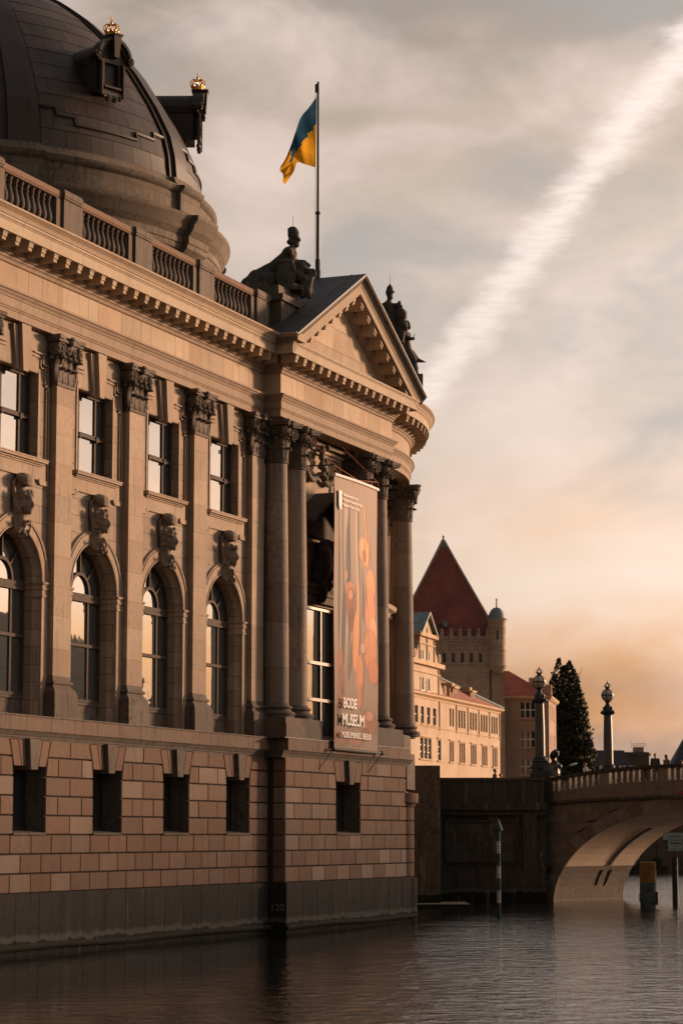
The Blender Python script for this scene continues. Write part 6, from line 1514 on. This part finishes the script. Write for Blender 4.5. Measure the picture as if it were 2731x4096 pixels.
# ================================================================== PEOPLE
SKIN = plain('skin', (.38, .20, .13), .6, var=.1); HAIRB = plain('brown_hair', (.07, .035, .018), .7); HAIRR = plain('red_hair', (.25, .07, .025), .6); TROU = plain('dark_trousers', (.03, .03, .035), .85)
def person(label, loc, rz, shirt, hair, lean=0., long=False, height=1.76):
    t = thing('person', label, 'person', loc, rz, None); s_ = height/1.76
    def P(x, y, z): return ((x+lean*max(0, z-.9))*s_, y*s_, z*s_)
    m = MB()
    for sg in (-1, 1):
        m.cap(P(0, sg*.1, .9), P(.03, sg*.11, .48), .085*s_, .06*s_); m.cap(P(.03, sg*.11, .48), P(0, sg*.11, .08), .058*s_, .042*s_); m.ell(P(.07, sg*.11, .04), (.13*s_, .045*s_, .045*s_), 8, 5)
        m.cap(P(0, sg*.2, 1.42), P(-.03, sg*.25, 1.14), .05*s_, .042*s_); m.cap(P(-.03, sg*.25, 1.14), P(.14, sg*.22, .98), .04*s_, .032*s_); m.ell(P(.19, sg*.21, .95), (.05*s_, .025*s_, .04*s_), 7, 5)
        for f in range(4): m.cap(P(.21, sg*(.185+.016*f), .94), P(.255, sg*(.185+.016*f), .905), .009*s_, .008*s_, 5)
        m.cap(P(.18, sg*.18, .96), P(.22, sg*.16, .94), .01*s_, .009*s_, 5)
    m.ell(P(0, 0, .95), (.13*s_, .17*s_, .13*s_)); m.ell(P(0, 0, 1.18), (.12*s_, .16*s_, .22*s_)); m.ell(P(.01, 0, 1.36), (.12*s_, .19*s_, .15*s_)); m.cap(P(0, 0, 1.46), P(.02, 0, 1.56), .055*s_, .05*s_)
    m.ell(P(.03, 0, 1.65), (.095*s_, .078*s_, .115*s_)); m.ell(P(.125, 0, 1.64), (.02*s_, .016*s_, .025*s_), 6, 4); m.ell(P(.08, 0, 1.57), (.04*s_, .04*s_, .03*s_), 6, 4)
    for sg in (-1, 1): m.ell(P(.02, sg*.08, 1.65), (.02*s_, .012*s_, .03*s_), 6, 4); m.ell(P(.108, sg*.03, 1.67), (.012*s_, .016*s_, .01*s_), 6, 4)
    b_ = obj('body', m, SKIN, t); remesh(b_, .014)
    m = MB(); m.ell(P(0, 0, 1.2), (.145*s_, .185*s_, .27*s_)); m.ell(P(.01, 0, 1.38), (.14*s_, .215*s_, .13*s_))
    for sg in (-1, 1): m.cap(P(0, sg*.2, 1.43), P(-.03, sg*.25, 1.14), .068*s_, .06*s_); m.cap(P(-.03, sg*.25, 1.14), P(.1, sg*.23, 1.02), .058*s_, .05*s_)
    remesh(obj('shirt', m, shirt, t), .02)
    m = MB(); m.ell(P(0, 0, .95), (.15*s_, .185*s_, .14*s_))
    for sg in (-1, 1): m.cap(P(0, sg*.1, .9), P(.03, sg*.11, .48), .1*s_, .075*s_); m.cap(P(.03, sg*.11, .48), P(0, sg*.11, .12), .072*s_, .06*s_)
    remesh(obj('trousers', m, TROU, t), .02)
    m = MB(); m.ell(P(-.005, 0, 1.69), (.105*s_, .09*s_, .1*s_))
    if long: m.ell(P(-.03, 0, 1.56), (.09*s_, .12*s_, .17*s_)); m.ell(P(0, 0, 1.72), (.12*s_, .12*s_, .09*s_))
    remesh(obj('hair', m, hair, t), .016); return t
WS = plain('white_shirt', (.62, .62, .63), .8, var=.08); BKS = plain('black_shirt', (.02, .02, .022), .85); TEAL = plain('dark_teal_shirt', (.05, .08, .08), .85); BLUS = plain('pale_blue_shirt', (.3, .4, .5), .8); GRY = plain('grey_shirt', (.16, .15, .14), .85)
bz = TH-R_(40.05)
def onb(x, y): 
    c, s_ = math.cos(bz), math.sin(bz); o_ = sv(12.9, 149); return (o_[0]+c*x-s_*y, o_[1]+s_*x+c*y, railz(x)-1.05)
person('man in a white shirt standing at the bridge end by the tree', onb(1.35, 1.6), TH+R_(200), WS, HAIRR)
person('man in dark teal leaning over the bridge balustrade', onb(6.9, .85), bz-R_(60), TEAL, HAIRB, .25)
person('person with long red hair at the balustrade by the leaning man', onb(7.75, .8), bz-R_(100), GRY, HAIRR, .1, True, 1.62)
person('person in a white top seen low between the bridge balusters', onb(4.3, 6.2), bz, WS, HAIRB, 0, False, 1.6); person('person in pale blue walking behind the balusters', onb(5.2, 6.4), bz+1, BLUS, HAIRB, 0, True, 1.58)
person('dark haired man in black walking behind the quay parapet', sv(9.52, 151.3, 6.2), TH, BKS, HAIRB, 0, False, 1.86)
person('person in black whose head just shows beside the tower downpipe', sv(9.95, 152.6, 6.2), TH+.4, BKS, HAIRB, 0, False, 1.6)

# ================================================================== RIGHT BANK (mirrored in the window panes, outside the frame)
for k, (y0, y1, h, rh) in enumerate(((112, 150, 10, 4), (152, 190, 13, 5.), (192, 238, 16, 5.5))):
    t = thing('bank_house', ['two storey house at the near end of the opposite bank', 'two storey house second along the opposite bank', 'tall four storey house on the opposite bank'][k], 'building', (76, (y0+y1)/2, 4.5), 0, 'houses on the opposite bank')
    hl = (y1-y0)/2; n = int((y1-y0)/3.4)
    hs = [(-hl+1.2+j*3.3, -hl+2.5+j*3.3, 1.2+f*3.6, 3.1+f*3.6) for j in range(n-1) for f in range(int(h//4))]
    m = MB()
    us2 = [(-a, -b_) for a, b_, *_ in hs]
    m.wall(-hl, hl, 0, h, [(-b_, -a, c, d) for a, b_, c, d in hs], 0, -.3); m.box(.35, 12, -hl+.01, hl-.01, 0, h-.01); obj('wall', m, PALE if k % 2 else BROWN, t)
    m = MB(); m.add([(-.5, -hl, h), (-.5, hl, h), (12.5, hl, h), (12.5, -hl, h), (6, -hl+3, h+rh), (6, hl-3, h+rh)], [(0, 1, 5, 4), (1, 2, 5), (2, 3, 4, 5), (3, 0, 4)]); obj('roof', m, TILE2, t)
